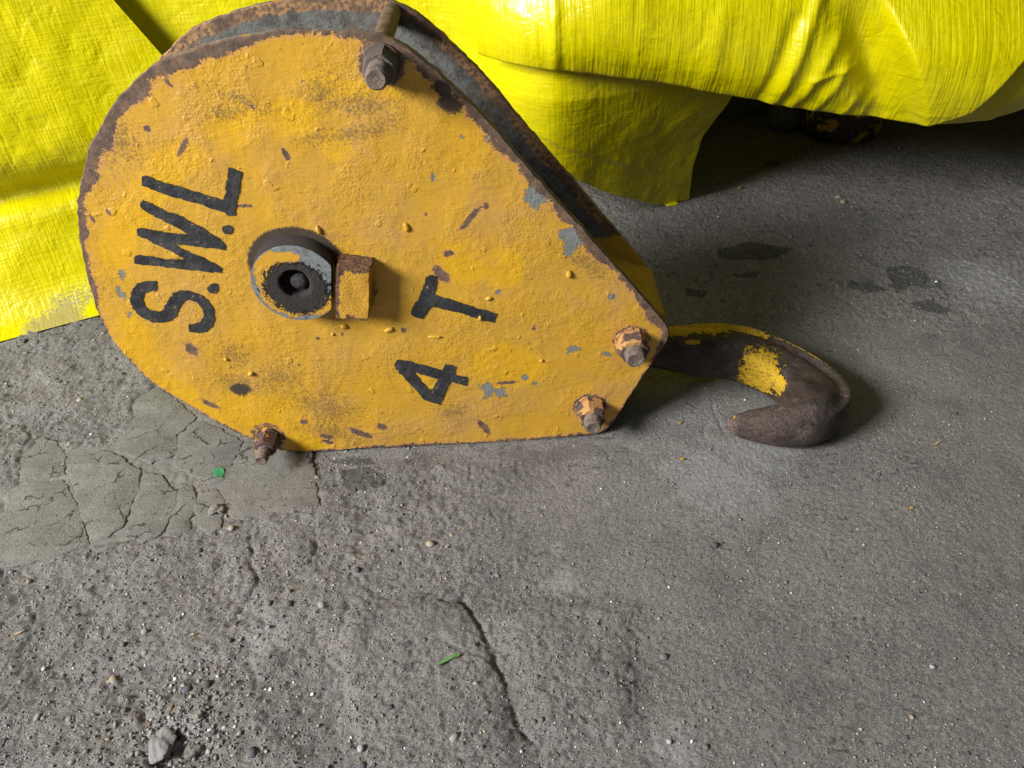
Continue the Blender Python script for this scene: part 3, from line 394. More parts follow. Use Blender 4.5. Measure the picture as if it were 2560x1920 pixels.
S = 0.00050 + 0.0009 * rng.random(N) ** 3 + 0.0012 * rng.random(N) * (rng.random(N) < 0.05 + 0.05 * a_rough[ii, jj][keep]); NC = 700; rc = rng.normal(0, 0.030, (NC, 2)); XC = RUBBLE[0][0] + 0.012 + rc[:, 0]; YC = RUBBLE[0][1] + 0.012 + rc[:, 1]; ic = np.clip(np.searchsorted(gx, XC), 1, len(gx) - 2); jc = np.clip(np.searchsorted(gy, YC), 1, len(gy) - 2)
X = np.r_[X, XC]; Y = np.r_[Y, YC]; Z = np.r_[Z, H[ic, jc]]; S = np.r_[S, 0.0007 + 0.0022 * rng.random(NC) ** 2.5]; N = len(X)
ang = rng.uniform(0, 6.28, N); sc = np.stack([S * rng.uniform(.8, 1.5, N), S * rng.uniform(.7, 1.1, N), S * rng.uniform(.5, .9, N)], -1)
V = OV[None] * sc[:, None] * rng.uniform(.75, 1.25, (N, 6, 1)); ca, sa = np.cos(ang)[:, None], np.sin(ang)[:, None]
V = np.stack([V[..., 0] * ca - V[..., 1] * sa + X[:, None], V[..., 0] * sa + V[..., 1] * ca + Y[:, None], V[..., 2] + (Z + S * 0.25)[:, None]], -1)
tint = PAL[rng.choice(len(PAL), N, p=PP)] * rng.uniform(.7, 1.25, (N, 1))
grit = big_mesh('grit', V.reshape(-1, 3), (OF[None] + 6 * np.arange(N)[:, None, None]).reshape(-1, 3), m_tint, smooth=False)
a = grit.data.attributes.new('tint', 'FLOAT_COLOR', 'POINT'); a.data.foreach_set('color', np.repeat(np.c_[tint, np.ones(N)], 6, 0).astype(np.float32).ravel())
tag(grit, 'loose sand and grit scattered over the broken concrete', 'grit', None, 'stuff')
GV, GF = ico(1); N = 2600; X = rng.uniform(-0.60, 0.75, N); Y = -0.45 + 1.0 * rng.random(N) ** 1.7
ii = np.clip(np.searchsorted(gx, X), 1, len(gx) - 2); jj = np.clip(np.searchsorted(gy, Y), 1, len(gy) - 2); keep = rng.random(N) < (0.75 * a_rough[ii, jj] + 0.22 * (1 - a_fine[ii, jj]) * (1 - a_smooth[ii, jj])) * (0.3 + 1.2 * vn(X * 11, Y * 11, 23))
X = X[keep]; Y = Y[keep]; Z = H[ii, jj][keep]; N = len(X); S = 0.0013 + 0.0034 * rng.random(N) ** 2.2; ang = rng.uniform(0, 6.28, N); emb = rng.uniform(-0.35, 0.12, N)
V = GV[None] * np.stack([S * rng.uniform(.9, 1.6, N), S * rng.uniform(.7, 1.1, N), S * rng.uniform(.45, .8, N)], -1)[:, None] * rng.uniform(.78, 1.22, (N, len(GV), 1)); ca, sa = np.cos(ang)[:, None], np.sin(ang)[:, None]
V = np.stack([V[..., 0] * ca - V[..., 1] * sa + X[:, None], V[..., 0] * sa + V[..., 1] * ca + Y[:, None], V[..., 2] + (Z + S * emb)[:, None]], -1)
tint = np.array([(0.12, 0.125, 0.14), (0.20, 0.195, 0.19), (0.27, 0.25, 0.22), (0.33, 0.28, 0.22), (0.09, 0.09, 0.095)])[rng.choice(5, N, p=(.32, .26, .22, .06, .14))] * rng.uniform(.75, 1.2, (N, 1))
gravel = big_mesh('gravel', V.reshape(-1, 3), (GF[None] + len(GV) * np.arange(N)[:, None, None]).reshape(-1, 3), m_tint, smooth=False)
a = gravel.data.attributes.new('tint', 'FLOAT_COLOR', 'POINT'); a.data.foreach_set('color', np.repeat(np.c_[tint, np.ones(N)], len(GV), 0).astype(np.float32).ravel())
tag(gravel, 'small grey stones half sunk in the broken concrete', 'gravel', None, 'stuff')
IV, IF = ico(2); IV3, IF3 = ico(5)
def stone(name, x, y, r, colr, label, flat=0.75, lump=0.5, rot=0.0, stretch=1.2, big=False, group=None):
    bv, bf = (IV3, IF3) if big else (IV, IF); sd = rng.uniform(0, 50)
    k = 1 + lump * (vn(bv[:, 0] * 1.3 + sd, bv[:, 1] * 1.3 + bv[:, 2] * 1.7) - 0.5) * 1.4 + 0.4 * lump * (vn(bv[:, 0] * 3.3 + sd, bv[:, 1] * 3.1 - bv[:, 2] * 2.7) - 0.5)
    if big: k = k + 0.40 * fbm(bv[:, 0] + 0.7 * bv[:, 2] + sd, bv[:, 1] - 0.6 * bv[:, 2], 3.1, 5, 5, 0.65)
    v = bv * k[:, None] * np.array([r * stretch, r, r * flat]); c, s = math.cos(rot), math.sin(rot)
    v = np.stack([v[:, 0] * c - v[:, 1] * s, v[:, 0] * s + v[:, 1] * c, v[:, 2] + r * flat * 0.55], -1)
    me = bpy.data.meshes.new(name); me.from_pydata(v.tolist(), [], bf.tolist()); me.update(); o = finish(name, me, m_tint, None, True)
    a = me.attributes.new('tint', 'FLOAT_COLOR', 'POINT'); a.data.foreach_set('color', np.tile(np.array(list(colr) + [1], np.float32), len(v)))
    o.location = (x, y, hgt(x, y)); return tag(o, label, 'stone' if name == 'stone' else 'pebble', group)
PC = [(0.085, 0.083, 0.085), (0.17, 0.16, 0.15), (0.42, 0.42, 0.43), (0.36, 0.29, 0.20), (0.24, 0.15, 0.07)]
PL = ['round dark grey pebble alone on the smooth floor below the hook', 'grey pebble right of the thin slab crack, larger than its neighbours', 'grey pebble on the slab between the groove and the thin crack',
 'left pebble of the grey pair beside the deep groove near the bottom edge', 'right pebble of the grey pair beside the deep groove near the bottom edge', 'whitish pebble on the dirt left of the slab near the bottom edge',
 'beige pebble in the rough dirt at lower left', 'dark blue grey stone embedded in the broken concrete above the rubble', 'left pebble of three on the gravel left of the middle', 'dark pebble just right of a grey one on the gravel left of the middle',
 'grey pebble above two others on the gravel left of the middle', 'small grey pebble left of the rubble lumps', 'flattish grey pebble at the bottom edge right of the pale dust', 'pale bluish pebble on the dusty patch at the bottom edge',
 'brown lump in the dark below the yellow tarpaulin', 'small brown pebble in the dark beside the hanging tarpaulin flap', 'tan stone chip at the edge of the tarpaulin shadow', 'pale angular chip on the open floor at lower right',
 'tan pebble near the bottom edge at right', 'tan pebble on the gravel under the plate', 'white pebble at the far lower left in the dirt', 'left of two tiny pebbles on the slab left of the thin crack', 'right of two tiny pebbles on the slab left of the thin crack', 'pale chip beside the tan chip at the edge of the tarpaulin shadow']
for (x, y, r, c), lab in zip(PEB, PL): stone('pebble', x, y, r, PC[c], lab, 0.72, 0.35 if c else 0.12, rng.uniform(0, 3), 1.12, group='single pebbles lying on the floor')
for (x, y, r), cc, lab, sr in zip(RUBBLE, [(0.215, 0.21, 0.205), (0.155, 0.148, 0.132), (0.24, 0.23, 0.205), (0.19, 0.18, 0.165)], ['biggest pale lump of broken concrete at lower left', 'brown grey stone touching the pale lump of concrete', 'small beige stone behind the two bigger lumps', 'grey chunk broken off the screed edge'], [1.2, 1.05, 0.95, 1.15]):
    stone('stone', x, y, r * 0.78, cc, lab, 0.62, 0.75, rng.uniform(0, 3), sr, True, 'broken stones lying on the floor')
def flake(name, pts, z, th, mat, label, cat):
    n = len(pts); zb = [hgt(a, b) for a, b in pts]; zz = max(zb) + z
    V = [(a, b, zz + 0.0008 * (i % 3)) for i, (a, b) in enumerate(pts)] + [(a, b, zz + th + 0.0008 * (i % 3)) for i, (a, b) in enumerate(pts)]
    F = [tuple(range(n - 1, -1, -1)), tuple(range(n, 2 * n))] + [(i, (i + 1) % n, n + (i + 1) % n, n + i) for i in range(n)]
    return tag(mesh_obj(name, V, F, mat, None, False), label, cat)
flake('paint_flake', GREEN, 0.001, 0.001, make_plain('green_flake', (0.03, 0.23, 0.09), (0.06, 0.30, 0.13), 300, 0.5), 'green plastic flake lying on the grey screed', 'flake')
g = np.array(GRASS); gd = (g[-1] - g[0]) / np.hypot(*(g[-1] - g[0])); gn = np.array((-gd[1], gd[0]))
gp = [tuple(q + gn * wd) for q, wd in zip(g, (0.0012, 0.0024, 0.0010))]; gp2 = [tuple(q - gn * wd) for q, wd in zip(g, (0.0012, 0.0022, 0.0010))][::-1]
flake('grass_clipping', gp2 + gp, 0.001, 0.0006, make_plain('cut_grass', (0.10, 0.26, 0.06), (0.22, 0.36, 0.16), 500, 0.5), 'short green grass clipping on the concrete slab', 'grass blade')
def chip(x, y, r, lab):
    flake('paint_chip', [(x + r * math.cos(t) * (1 + 0.3 * math.sin(3 * t)), y + 0.6 * r * math.sin(t)) for t in np.linspace(0, 6.283, 7)[:-1]], 0.0005, 0.0008, m_inyel, lab, 'paint chip')['group'] = 'yellow paint chips on the floor'
chip(*ORANGE, 'orange paint chip on the open floor at right'); chip(*CHIPY[0], 'yellow paint chip in the shadow left of the hook tip'); chip(*CHIPY[1], 'yellow paint chip on the lit floor below the hook tip')

m_straw = make_plain('dry_straw', (0.42, 0.31, 0.16), (0.55, 0.44, 0.27), 400, 0.7)
for (x, y, a, ln, lab) in STRAW:
    dx, dy = math.cos(a) * ln, math.sin(a) * ln; ox, oy = -math.sin(a) * 0.0009, math.cos(a) * 0.0009
    flake('splinter', [(x - dx, y - dy), (x + ox - 0.2 * dx, y + oy), (x + dx, y + dy), (x - ox, y - oy)], 0.0004, 0.0007, m_straw, lab, 'splinter')['group'] = 'dry splinters lying on the floor'
# ------------------------------------------------------------------ the crane hook block
block = empty('hook_block', (0.12, 0.06, 0.0))
tag(block, 'weathered yellow crane hook block stencilled S.W.L 4 T standing on its edge', 'hook block')
OUT = smooth_poly(resample(PLATE, 0.004), 2); cen = np.array((0.10, 0.235)); PO = OUT.tolist()
def plate(name, y0, th, mats, rings, attr_fn, front=True, rimw=0.0018):
    o2 = np.array(resample(PO, 0.0027)); n = len(o2); d = o2 - cen; L = np.hypot(d[:, 0], d[:, 1])
    jit = np.array([(vn(a * 160, b * 160, 31) - 0.5) * 0.0016 + (vn(a * 500, b * 500, 33) - 0.5) * 0.0010 for a, b in o2]); o2 = o2 + d / L[:, None] * jit[:, None]; d = o2 - cen
    V = []; 
    fr = 1 - np.r_[0.0, np.linspace(0.004, 0.97, rings) ** 1.0]
    rowf = []                                                          # front face rings, from rim to centre
    for k, f in enumerate(fr):
        for i in range(n):
            x, z = cen + d[i] * f; V.append((x, y0 + (rimw if k == 0 else 0), z))
    m = len(fr); base = len(V)
    for y, f in ((y0 + rimw, 1.0), (y0 + th - rimw, 1.0), (y0 + th, 1 - 0.004), (y0 + th, 0.03)):
        for i in range(n):
            x, z = cen + d[i] * f; V.append((x, y, z))
    V = np.array(V); V[n:m * n, 1] += 0.0009 * fbm(V[n:m * n, 0], V[n:m * n, 2], 22, 41, 3)
    Q = []
    def band(a, b, mi):
        for i in range(n): Q.append(((a + i, a + (i + 1) % n, b + (i + 1) % n, b + i), mi))
    for k in range(m - 1): band(k * n, (k + 1) * n, 0)
    for k in range(3): band(base + (k + 1) * n, base + k * n, 1)
    F = [q for q, _ in Q] + [tuple((m - 1) * n + i for i in range(n)), tuple(base + 3 * n + i for i in reversed(range(n)))]; MI = [b for _, b in Q] + [0, 1]
    o = mesh_obj(name, V, F, mats, block, True, attr_fn(V[:, 0], V[:, 2]), angle=50); o.data.polygons.foreach_set('material_index', MI)
    bm = bmesh.new(); bm.from_mesh(o.data); bmesh.ops.recalc_face_normals(bm, faces=bm.faces); bm.to_mesh(o.data); bm.free(); return o
HC = (0.0423, 0.2496)
def front_attrs(x, z):
    e = -sdf(x, z, PO)
    up = np.clip((z - 0.20) / 0.25, 0, 1); lf = np.clip((0.02 - x) / 0.17, 0, 1); right = sst(0.1, 0.2, x) * sst(0.05, 0.15, z)
    wdt = 0.0015 + 0.0085 * np.clip(lf * up * 1.8 + 0.75 * up * sst(0.15, -0.02, x), 0, 1) + 0.0065 * right + 0.002 * sst(0.1, 0.0, z)
    wdt = wdt * (0.15 + 1.2 * vn(x * 42, z * 42, 51) + 0.6 * vn(x * 130, z * 130, 52))
    rust = np.maximum(blobs(x, z, RUST), np.clip(0.5 + (wdt - e) / 0.016, 0, 1)); prim = blobs(x, z, PRIMER)
    for q in PRIMER_POLY: prim = np.maximum(prim, np.clip(0.5 - sdf(x, z, q, 0.03) / 0.016, 0, 1))
    ring = np.hypot(x - HC[0], z - HC[1]); th = np.arctan2(z - HC[1], x - HC[0])
    gring = np.clip(1 - np.abs(ring - 0.046) / 0.013, 0, 1) * (0.35 + 0.65 * sst(-0.5, 0.6, np.sin(th + 0.25)))
    kd = np.hypot((x - 0.100) / 0.030, (z - 0.232) / 0.045); gring = np.maximum(gring, 0.50 * np.clip(1.5 - kd, 0, 1))
    for bx, bz in ((0.1620, 0.4490), (-0.0455, 0.030), (0.385, 0.1365), (0.3395, 0.0435)):
        r = np.hypot(x - bx, z - bz); rust = np.maximum(rust, np.clip(0.92 - np.abs(r - 0.0165) / 0.010, 0, 0.56))
    fresh = np.maximum(blobs(x, z, FRESH), np.clip(1 - lined(x, z, FRESH_LINE) / 0.030, 0, 1))
    return dict(rust=rust, primer=prim, grease=np.maximum(np.minimum(blobs(x, z, GREASE[:4]), 1), gring), speck=blobs(x, z, SPECK), fresh=fresh)
front_plate = plate('front_plate', 0.0, 0.010, [m_plate, m_rim], 110, front_attrs)
def back_attrs(x, z):
    e = -sdf(x, z, PO); return dict(edge=e, yellow=np.clip(0.5 + (0.205 - z) / 0.05, 0, 1) * sst(0.2, 0.3, x))
back_plate = plate('back_plate', 0.1115, 0.010, [m_inner, m_rim], 60, back_attrs)
for k, loops in enumerate(LETTERS):                                     # S . W . L and 4 T, brushed on in black
    R = []
    for q in loops:
        r = resample(q, 0.0011)
        R.append([(a + (vn(a * 330, b * 330, 61) - .5) * 0.0016 + (vn(a * 900, b * 900, 63) - .5) * 0.0008, b + (vn(a * 330, b * 330, 67) - .5) * 0.0016 + (vn(a * 900, b * 900, 69) - .5) * 0.0008) for a, b in r])
    flat = [p for r in R for p in r]; tri = tessellate_polygon([[Vector((a, b, 0)) for a, b in r] for r in R])
    V = [(a, -0.00085, b) for a, b in flat]; F = [tuple(t3) for t3 in tri]
    o = mesh_obj('letter' if k < 4 else ('numeral' if k == 4 else 'full_stop'), V, F, m_letter, front_plate, False)
    bm = bmesh.new(); bm.from_mesh(o.data)
    for f in bm.faces:
        if f.normal.y > 0: f.normal_flip()
    bm.to_mesh(o.data); bm.free()
# drips and blisters of paint standing on the plate
for (px, pz, a, b, r) in [(0.074, 0.296, 0.0030, 0.0052, 0.2), (0.076, 0.181, 0.0042, 0.0032, 0), (0.1235, 0.1735, 0.0060, 0.0028, 0.3), (0.160, 0.2925, 0.0028, 0.0055, 0.3), (0.170, 0.160, 0.0075, 0.0016, -0.1), (0.233, 0.204, 0.0038, 0.0022, 0.2),
                          (0.318, 0.2275, 0.0036, 0.0044, 0), (-0.040, 0.126, 0.0042, 0.0034, 0.4), (0.222, 0.180, 0.0026, 0.0036, 0), (-0.062, 0.148, 0.0025, 0.0025, 0), (0.062, 0.172, 0.0022, 0.0018, 0), (0.285, 0.118, 0.0028, 0.0018, 0)]:
    k = 1 + 0.5 * (vn(IV[:, 0] * 2 + px * 90, IV[:, 2] * 2 + pz * 80) - 0.5); v = IV * k[:, None] * np.array([a, min(a, b) * 0.9, b]); c, s = math.cos(r), math.sin(r)
    mesh_obj('paint_drip', np.stack([px + v[:, 0] * c - v[:, 2] * s, v[:, 1] - 0.0006, pz + v[:, 0] * s + v[:, 2] * c], -1), IF.tolist(), m_plate, front_plate, True,
             dict(rust=np.zeros(len(v)), primer=np.zeros(len(v)), grease=np.zeros(len(v)), speck=np.zeros(len(v)), fresh=np.full(len(v), 0.45)))
# sheave pin with its flat, grease hole and nipple
px, pz = 0.0441, 0.2500; nx, nz = 0.978, -0.2076; N = 72; rr = 0.0437; V = []; ad = []
rows = [(1.0, 0.002), (1.0, -0.0212), (0.985, -0.0222)] + [(f, -0.0222) for f in np.linspace(0.95, 0.40, 17)] + [(0.365, -0.0210), (0.35, -0.0185), (0.335, -0.010)]
for f, y in rows:
    for i in range(N):
        t = 2 * math.pi * i / N; c = math.cos(t), math.sin(t); dd = c[0] * nx + c[1] * nz; r = rr * f
        if dd > 0: r = min(r, (0.0354 - 0.0437 * (1 - f) * 0.6) / dd) if f > 0.5 else r
        j = 1 + (0.05 * (vn(i * 0.35, 3.0) - 0.5) if f < 0.5 else 0); V.append((px + r * j * c[0] - (0.002 if y > -0.02 else 0), y + (rng.normal(0, 0.0002) if f < 0.9 else 0), pz + r * j * c[1])); 
V = np.array(V); m = len(rows); F = [(j * N + i, j * N + (i + 1) % N, (j + 1) * N + (i + 1) % N, (j + 1) * N + i) for j in range(m - 1) for i in range(N)] + [tuple((m - 1) * N + i for i in range(N))]
lx, lz = V[:, 0] - px, V[:, 2] - pz; lr = np.hypot(lx, lz)
paint = blobs(lx, lz, [(-0.020, 0.022, 0.020, 0.016, 0.6), (-0.024, -0.002, 0.014, 0.026, 0.1), (-0.016, -0.022, 0.024, 0.013, -0.6), (0.020, -0.026, 0.020, 0.012, 0.3), (0.0, 0.030, 0.012, 0.007, 0), (0.0, -0.012, 0.03, 0.018, 0)]); paint = np.where(lr > 0.0418, paint * 0.8, paint)
grz = np.clip(1.22 - lr / 0.042, 0, 1) - 0.22 * np.clip(np.cos(np.arctan2(lz, lx) - 0.9), 0, 1) * sst(0.018, 0.03, lr) + 0.35 * blobs(lx, lz, [(0.006, -0.012, 0.026, 0.02, 0)]); side = V[:, 1] > -0.0218; grz = np.where(side & (lr > 0.03), np.where(lz > -0.01, 0.9, 0.45), grz); grz = np.where(lr < 0.019, 1.0, grz)
pin = mesh_obj('sheave_pin', V, F, m_pin, block, True, dict(paint=paint, grease=np.clip(grz, 0, 1)), angle=40)
lathe('grease_nipple', [(0.0075, -0.006), (0.0088, -0.012), (0.0084, -0.0165), (0.0055, -0.0190), (0.0012, -0.0196)], px + 0.0025, pz - 0.0005, m_grease, pin, 20, 0.12, 60)
# keeper block that locks the pin by its flat
tx, tz = -nz, nx; gu = np.linspace(0, 1, 9); gv = np.linspace(0, 1, 15)
ctr = np.array((px, pz)); u0, u1, v0, v1 = 0.0385, 0.0735, -0.0355, 0.0280
bm = bmesh.new(); bmesh.ops.create_cube(bm, size=1.0); bmesh.ops.subdivide_edges(bm, edges=bm.edges[:], cuts=9, use_grid_fill=True); V = []
for v in bm.verts:
    a, b, h = v.co.x + .5, v.co.z + .5, v.co.y + .5; inset = 0.0015 * (1 - h)
    uu = u0 + inset + (u1 - u0 - 2 * inset) * a; vv = v0 + inset + (v1 - v0 - 2 * inset) * b; y = -0.0235 + 0.0245 * h
    nzv = np.array([fbm(uu * 1.0 + 5, vv + y * 2, 130, 71 + q, 3) for q in range(3)]) * 0.0042
    v.co = Vector((ctr[0] + nx * (uu + nzv[0]) + tx * (vv + nzv[2]), y + nzv[1] * (0.7 if h < .9 else 0), ctr[1] + nz * (uu + nzv[0]) + tz * (vv + nzv[2])))
me = bpy.data.meshes.new('keeper_block'); bm.normal_update(); bm.to_mesh(me); bm.free(); co = np.array([v.co[:] for v in me.vertices])
uu = (co[:, 0] - px) * nx + (co[:, 2] - pz) * nz; vv = (co[:, 0] - px) * tx + (co[:, 2] - pz) * tz
kr = np.clip(0.33 + 0.6 * sst(0.018, 0.031, vv) + 0.45 * sst(0.046, 0.039, uu) + 0.25 * sst(-0.026, -0.036, vv), 0, 1)
finish('keeper_block', me, m_keeper, block, True, dict(rust=kr), 45)
# bolts: washer, hexagon nut, threaded end and the spacer tube between the plates
for (bx, bz, R, hn, hs, rs, mat, ph, tilt) in [(0.1620, 0.4490, 0.0155, 0.024, 0.046, 0.0094, m_nutg, 0.2, 0), (-0.0455, 0.0300, 0.0138, 0.024, 0.042, 0.0074, m_nuty, 0.45, 0),
                                               (0.3850, 0.1365, 0.0180, 0.022, 0.035, 0.0108, m_nuto, 0.1, 0), (0.3395, 0.0435, 0.0172, 0.022, 0.036, 0.0098, m_nuto, 0.7, 0)]:
    lathe('washer', [(0.004, 0.0006), (R * 1.03, 0.0004), (R * 1.06, -0.0010), (R * 1.03, -0.0026), (0.005, -0.0028)], bx, bz, mat, block, 36, 0.03)
    V = []; n = 36; prof = [(1.0, -0.0024), (1.0, -hn * 0.55), (1.0, -hn * 0.86), (0.90, -hn), (0.52, -hn - 0.0004)]
    for i in range(n):
        t = 2 * math.pi * i / n; h = t % (math.pi / 3) - math.pi / 6; hexr = math.cos(math.pi / 6) / math.cos(h)
        for j, (f, y) in enumerate(prof):
            r = R * f * (hexr if j < 3 else min(hexr, 0.93) if j == 3 else 0.9); r *= 1 + 0.035 * (vn(i * 0.9, j * 1.7 + bx * 30) - 0.5)
            V.append((bx + r * math.cos(t + ph), y + 0.0010 * (vn(i * 0.7, j + bz * 20) - 0.5), bz + r * math.sin(t + ph)))
    F = [(i * 5 + j, ((i + 1) % n) * 5 + j, ((i + 1) % n) * 5 + j + 1, i * 5 + j + 1) for i in range(n) for j in range(4)]
    mesh_obj('nut', V, F, mat, block, True, None, angle=28)
    pr = [(rs, -hn + 0.004)]; y = -hn - 0.0008
    while y > -hs + 0.003: pr += [(rs * 1.03, y), (rs * 0.94, y - 0.0011)]; y -= 0.0022
    pr += [(rs, -hs + 0.0022), (rs * 0.82, -hs), (rs * 0.70, -hs), (rs * 0.45, -hs + 0.0010), (rs * 0.1, -hs + 0.0014)]
    lathe('bolt_end', pr, bx, bz, m_stud, block, 28, 0.05, 40)
    lathe('spacer_tube', [(0.0088, 0.0105), (0.0088, 0.111)], bx, bz + (0.012 if bz > .4 else 0), m_spacer, block, 24, 0.04)
# grooved sheave between the plates, spreader plate at the lower end and the trunnion that carries the hook
lathe('sheave', [(0.03, 0.036), (0.165, 0.036), (0.168, 0.040), (0.168, 0.044), (0.148, 0.058), (0.148, 0.064), (0.168, 0.078), (0.168, 0.082), (0.165, 0.086), (0.03, 0.086)], HC[0], HC[1], m_dark, block, 72, 0.0)
def prism(name, poly, y0, y1, mat):
    n = len(poly); V = [(a, y0, b) for a, b in poly] + [(a, y1, b) for a, b in poly]
    F = [tuple(range(n)), tuple(range(2 * n - 1, n - 1, -1))] + [(i, n + i, n + (i + 1) % n, (i + 1) % n) for i in range(n)]
    o = mesh_obj(name, V, F, mat, block, False); bm = bmesh.new(); bm.from_mesh(o.data); bmesh.ops.recalc_face_normals(bm, faces=bm.faces); bmesh.ops.bevel(bm, geom=bm.edges[:], offset=0.0012, segments=2, affect='EDGES'); bm.to_mesh(o.data); bm.free(); return o
prism('spreader_plate', [(0.370, 0.188), (0.4235, 0.1595), (0.4205, 0.1525), (0.367, 0.181)], 0.0108, 0.1108, m_inyel)
prism('crosshead', [(0.335, 0.125), (0.382, 0.100), (0.360, 0.045), (0.313, 0.070)], 0.0108, 0.1108, m_dark)

# the forged hook, one continuous body swept along its bend
HP = np.array([(0.345, 0.062, 0.100, 0.021, 0.021), (0.385, 0.064, 0.088, 0.021, 0.021), (0.428, 0.070, 0.072, 0.023, 0.026), (0.478, 0.083, 0.056, 0.027, 0.030), (0.530, 0.088, 0.044, 0.029, 0.030), (0.572, 0.068, 0.034, 0.033, 0.026),
               (0.600, 0.034, 0.030, 0.036, 0.024), (0.606, -0.004, 0.032, 0.036, 0.029), (0.586, -0.033, 0.036, 0.030, 0.034), (0.556, -0.038, 0.032, 0.0235, 0.0295), (0.529, -0.031, 0.026, 0.0170, 0.0215), (0.509, -0.023, 0.0205, 0.0115, 0.0135), (0.4985, -0.020, 0.019, 0.0050, 0.006)])
def catmull(P, k):
    P = np.vstack([2 * P[0] - P[1], P, 2 * P[-1] - P[-2]]); out = []
    for i in range(1, len(P) - 2):
        for t in np.linspace(0, 1, k, endpoint=False):
            a, b, c, d = P[i - 1:i + 3]; out.append(0.5 * (2 * b + (c - a) * t + (2 * a - 5 * b + 4 * c - d) * t * t + (-a + 3 * b - 3 * c + d) * t ** 3))
    out.append(P[-2]); return np.array(out)
HS = catmull(HP, 24); C = HS[:, :3]; T = np.gradient(C, axis=0); T /= np.linalg.norm(T, axis=1)[:, None]; V = []; N = 72
for k in range(len(HS)):
    up = np.array((-0.10, -0.16, 1.0)); up -= up.dot(T[k]) * T[k]; up /= np.linalg.norm(up); side = np.cross(up, T[k])     # side points outwards (to the back of the hook)
    for i in range(N):
        t = 2 * math.pi * i / N; c, s = math.cos(t), math.sin(t); bend = float(sst(0.42, 0.5, C[k][0]) * sst(-0.03, 0.0, C[k][1] + 0.012)); ex = 0.88 - 0.31 * bend
        c2 = math.copysign(abs(c) ** ex, c); s2 = math.copysign(abs(s) ** ex, s)
        w = 1 - 0.22 * bend * c2                                             # thinner towards the back, fat on the inside
        ridge = 0.0055 * bend * math.exp(-((t - 0.66) / 0.10) ** 2) - 0.0030 * bend * math.exp(-((t - 1.05) / 0.28) ** 2)
        V.append(C[k] + side * (HS[k, 3] * c2 * 0.95) + up * (HS[k, 4] * s2 * w * 0.95) + (side * c + up * s) * ridge)
V = np.array(V); V += 0.0016 * np.stack([fbm(V[:, 0] + V[:, 2], V[:, 1], 55, 81 + q, 4) for q in range(3)], -1); V += 0.0011 * np.stack([fbm(V[:, 0] + 0.7 * V[:, 2], V[:, 1] - 0.5 * V[:, 2], 170, 86 + q, 3) for q in range(3)], -1); V[:, 2] = np.maximum(V[:, 2], 0.0005)
n = len(HS); F = [(k * N + i, k * N + (i + 1) % N, (k + 1) * N + (i + 1) % N, (k + 1) * N + i) for k in range(n - 1) for i in range(N)] + [tuple(i for i in reversed(range(N))), tuple((n - 1) * N + i for i in range(N))]
ti = np.tile(np.arange(N) * 2 * math.pi / N, n); kk = np.repeat(np.arange(n), N) / 24.0
def pb(k0, t0, dk, dt): return np.clip(1 - 0.5 * np.hypot((kk - k0) / dk, (np.angle(np.exp(1j * (ti - t0)))) / dt), 0, 1)
paint = np.maximum.reduce([pb(2.9, 1.05, 1.1, 0.62), pb(4.0, 0.80, 0.65, 0.28), pb(1.9, 1.3, 0.8, 0.6), pb(4.85, 2.60, 0.85, 1.05), pb(5.80, 2.65, 0.50, 0.55), pb(5.4, 0.66, 1.5, 0.05), pb(2.6, 2.2, 0.22, 0.16), pb(11.2, 1.9, 0.12, 0.2)])
hook = mesh_obj('hook', V, F, m_hook, block, True, dict(paint=paint, tip=0.9 * sst(10.6, 11.8, kk) + 0.25 * sst(8.2, 9.0, kk)))
bm = bmesh.new(); bm.from_mesh(hook.data); bmesh.ops.recalc_face_normals(bm, faces=bm.faces); bm.to_mesh(hook.data); bm.free()

# ------------------------------------------------------------------ yellow tarpaulins
def sheet(name, P, tu, tv, mat, parent=None, dirt=None):
    nu, nv = P.shape[:2]; at = dict(tu=tu, tv=tv, dirt=np.zeros((nu, nv)) if dirt is None else dirt)
    o = big_mesh(name, P.reshape(-1, 3), grid_faces(nu, nv), mat, at, parent); return o
# left sheet: hem on the floor, slumped fold, then up over the covered stack
A = np.linspace(-0.75, 0.40, 300)[:, None]; Tt = np.linspace(0, 1, 260)[None, :]
prof = np.array([(0, 0.001), (0.03, 0.010), (0.055, 0.036), (0.072, 0.070), (0.086, 0.110), (0.097, 0.140), (0.124, 0.160), (0.120, 0.178), (0.101, 0.204), (0.098, 0.24), (0.114, 0.32), (0.14, 0.45), (0.19, 0.75)])
pl = np.r_[0, np.cumsum(np.hypot(*np.diff(prof, axis=0).T))]; ps = catmull(np.c_[prof, pl], 10); S_ = np.interp(Tt * pl[-1], ps[:, 2], ps[:, 0]); Zp = np.interp(Tt * pl[-1], ps[:, 2], ps[:, 1])
Amax = 0.15 + np.clip(0.46 - Zp, 0, 0.4) * 0.5; AA = np.minimum(A, 9) * 1.0; AA = -0.75 + (A + 0.75) / 1.15 * (Amax + 0.75); tv = Tt * pl[-1] + 0 * A
fold = 1 - np.exp(-(tv / 0.07) ** 2)
disp = fold * (0.022 * fbm(AA * 1.0, tv, 5, 91, 2) + 0.0060 * np.abs(fbm(AA + tv * 0.6, tv - AA * 0.5, 12, 92, 2)) * 2 + 0.0016 * fbm(AA, tv, 45, 94, 3)); Zs = Zp + fold * 0.024 * fbm(AA, tv * 0.4, 6, 95, 2) * sst(0.4, 0.1, np.abs(tv - 0.18))
s = S_ - disp; dx, dy = 0.9195, 0.393
P = np.stack([-0.399 + dx * AA - dy * s, 0.341 + dy * AA + dx * s, np.maximum(Zs, 0.001)], -1)
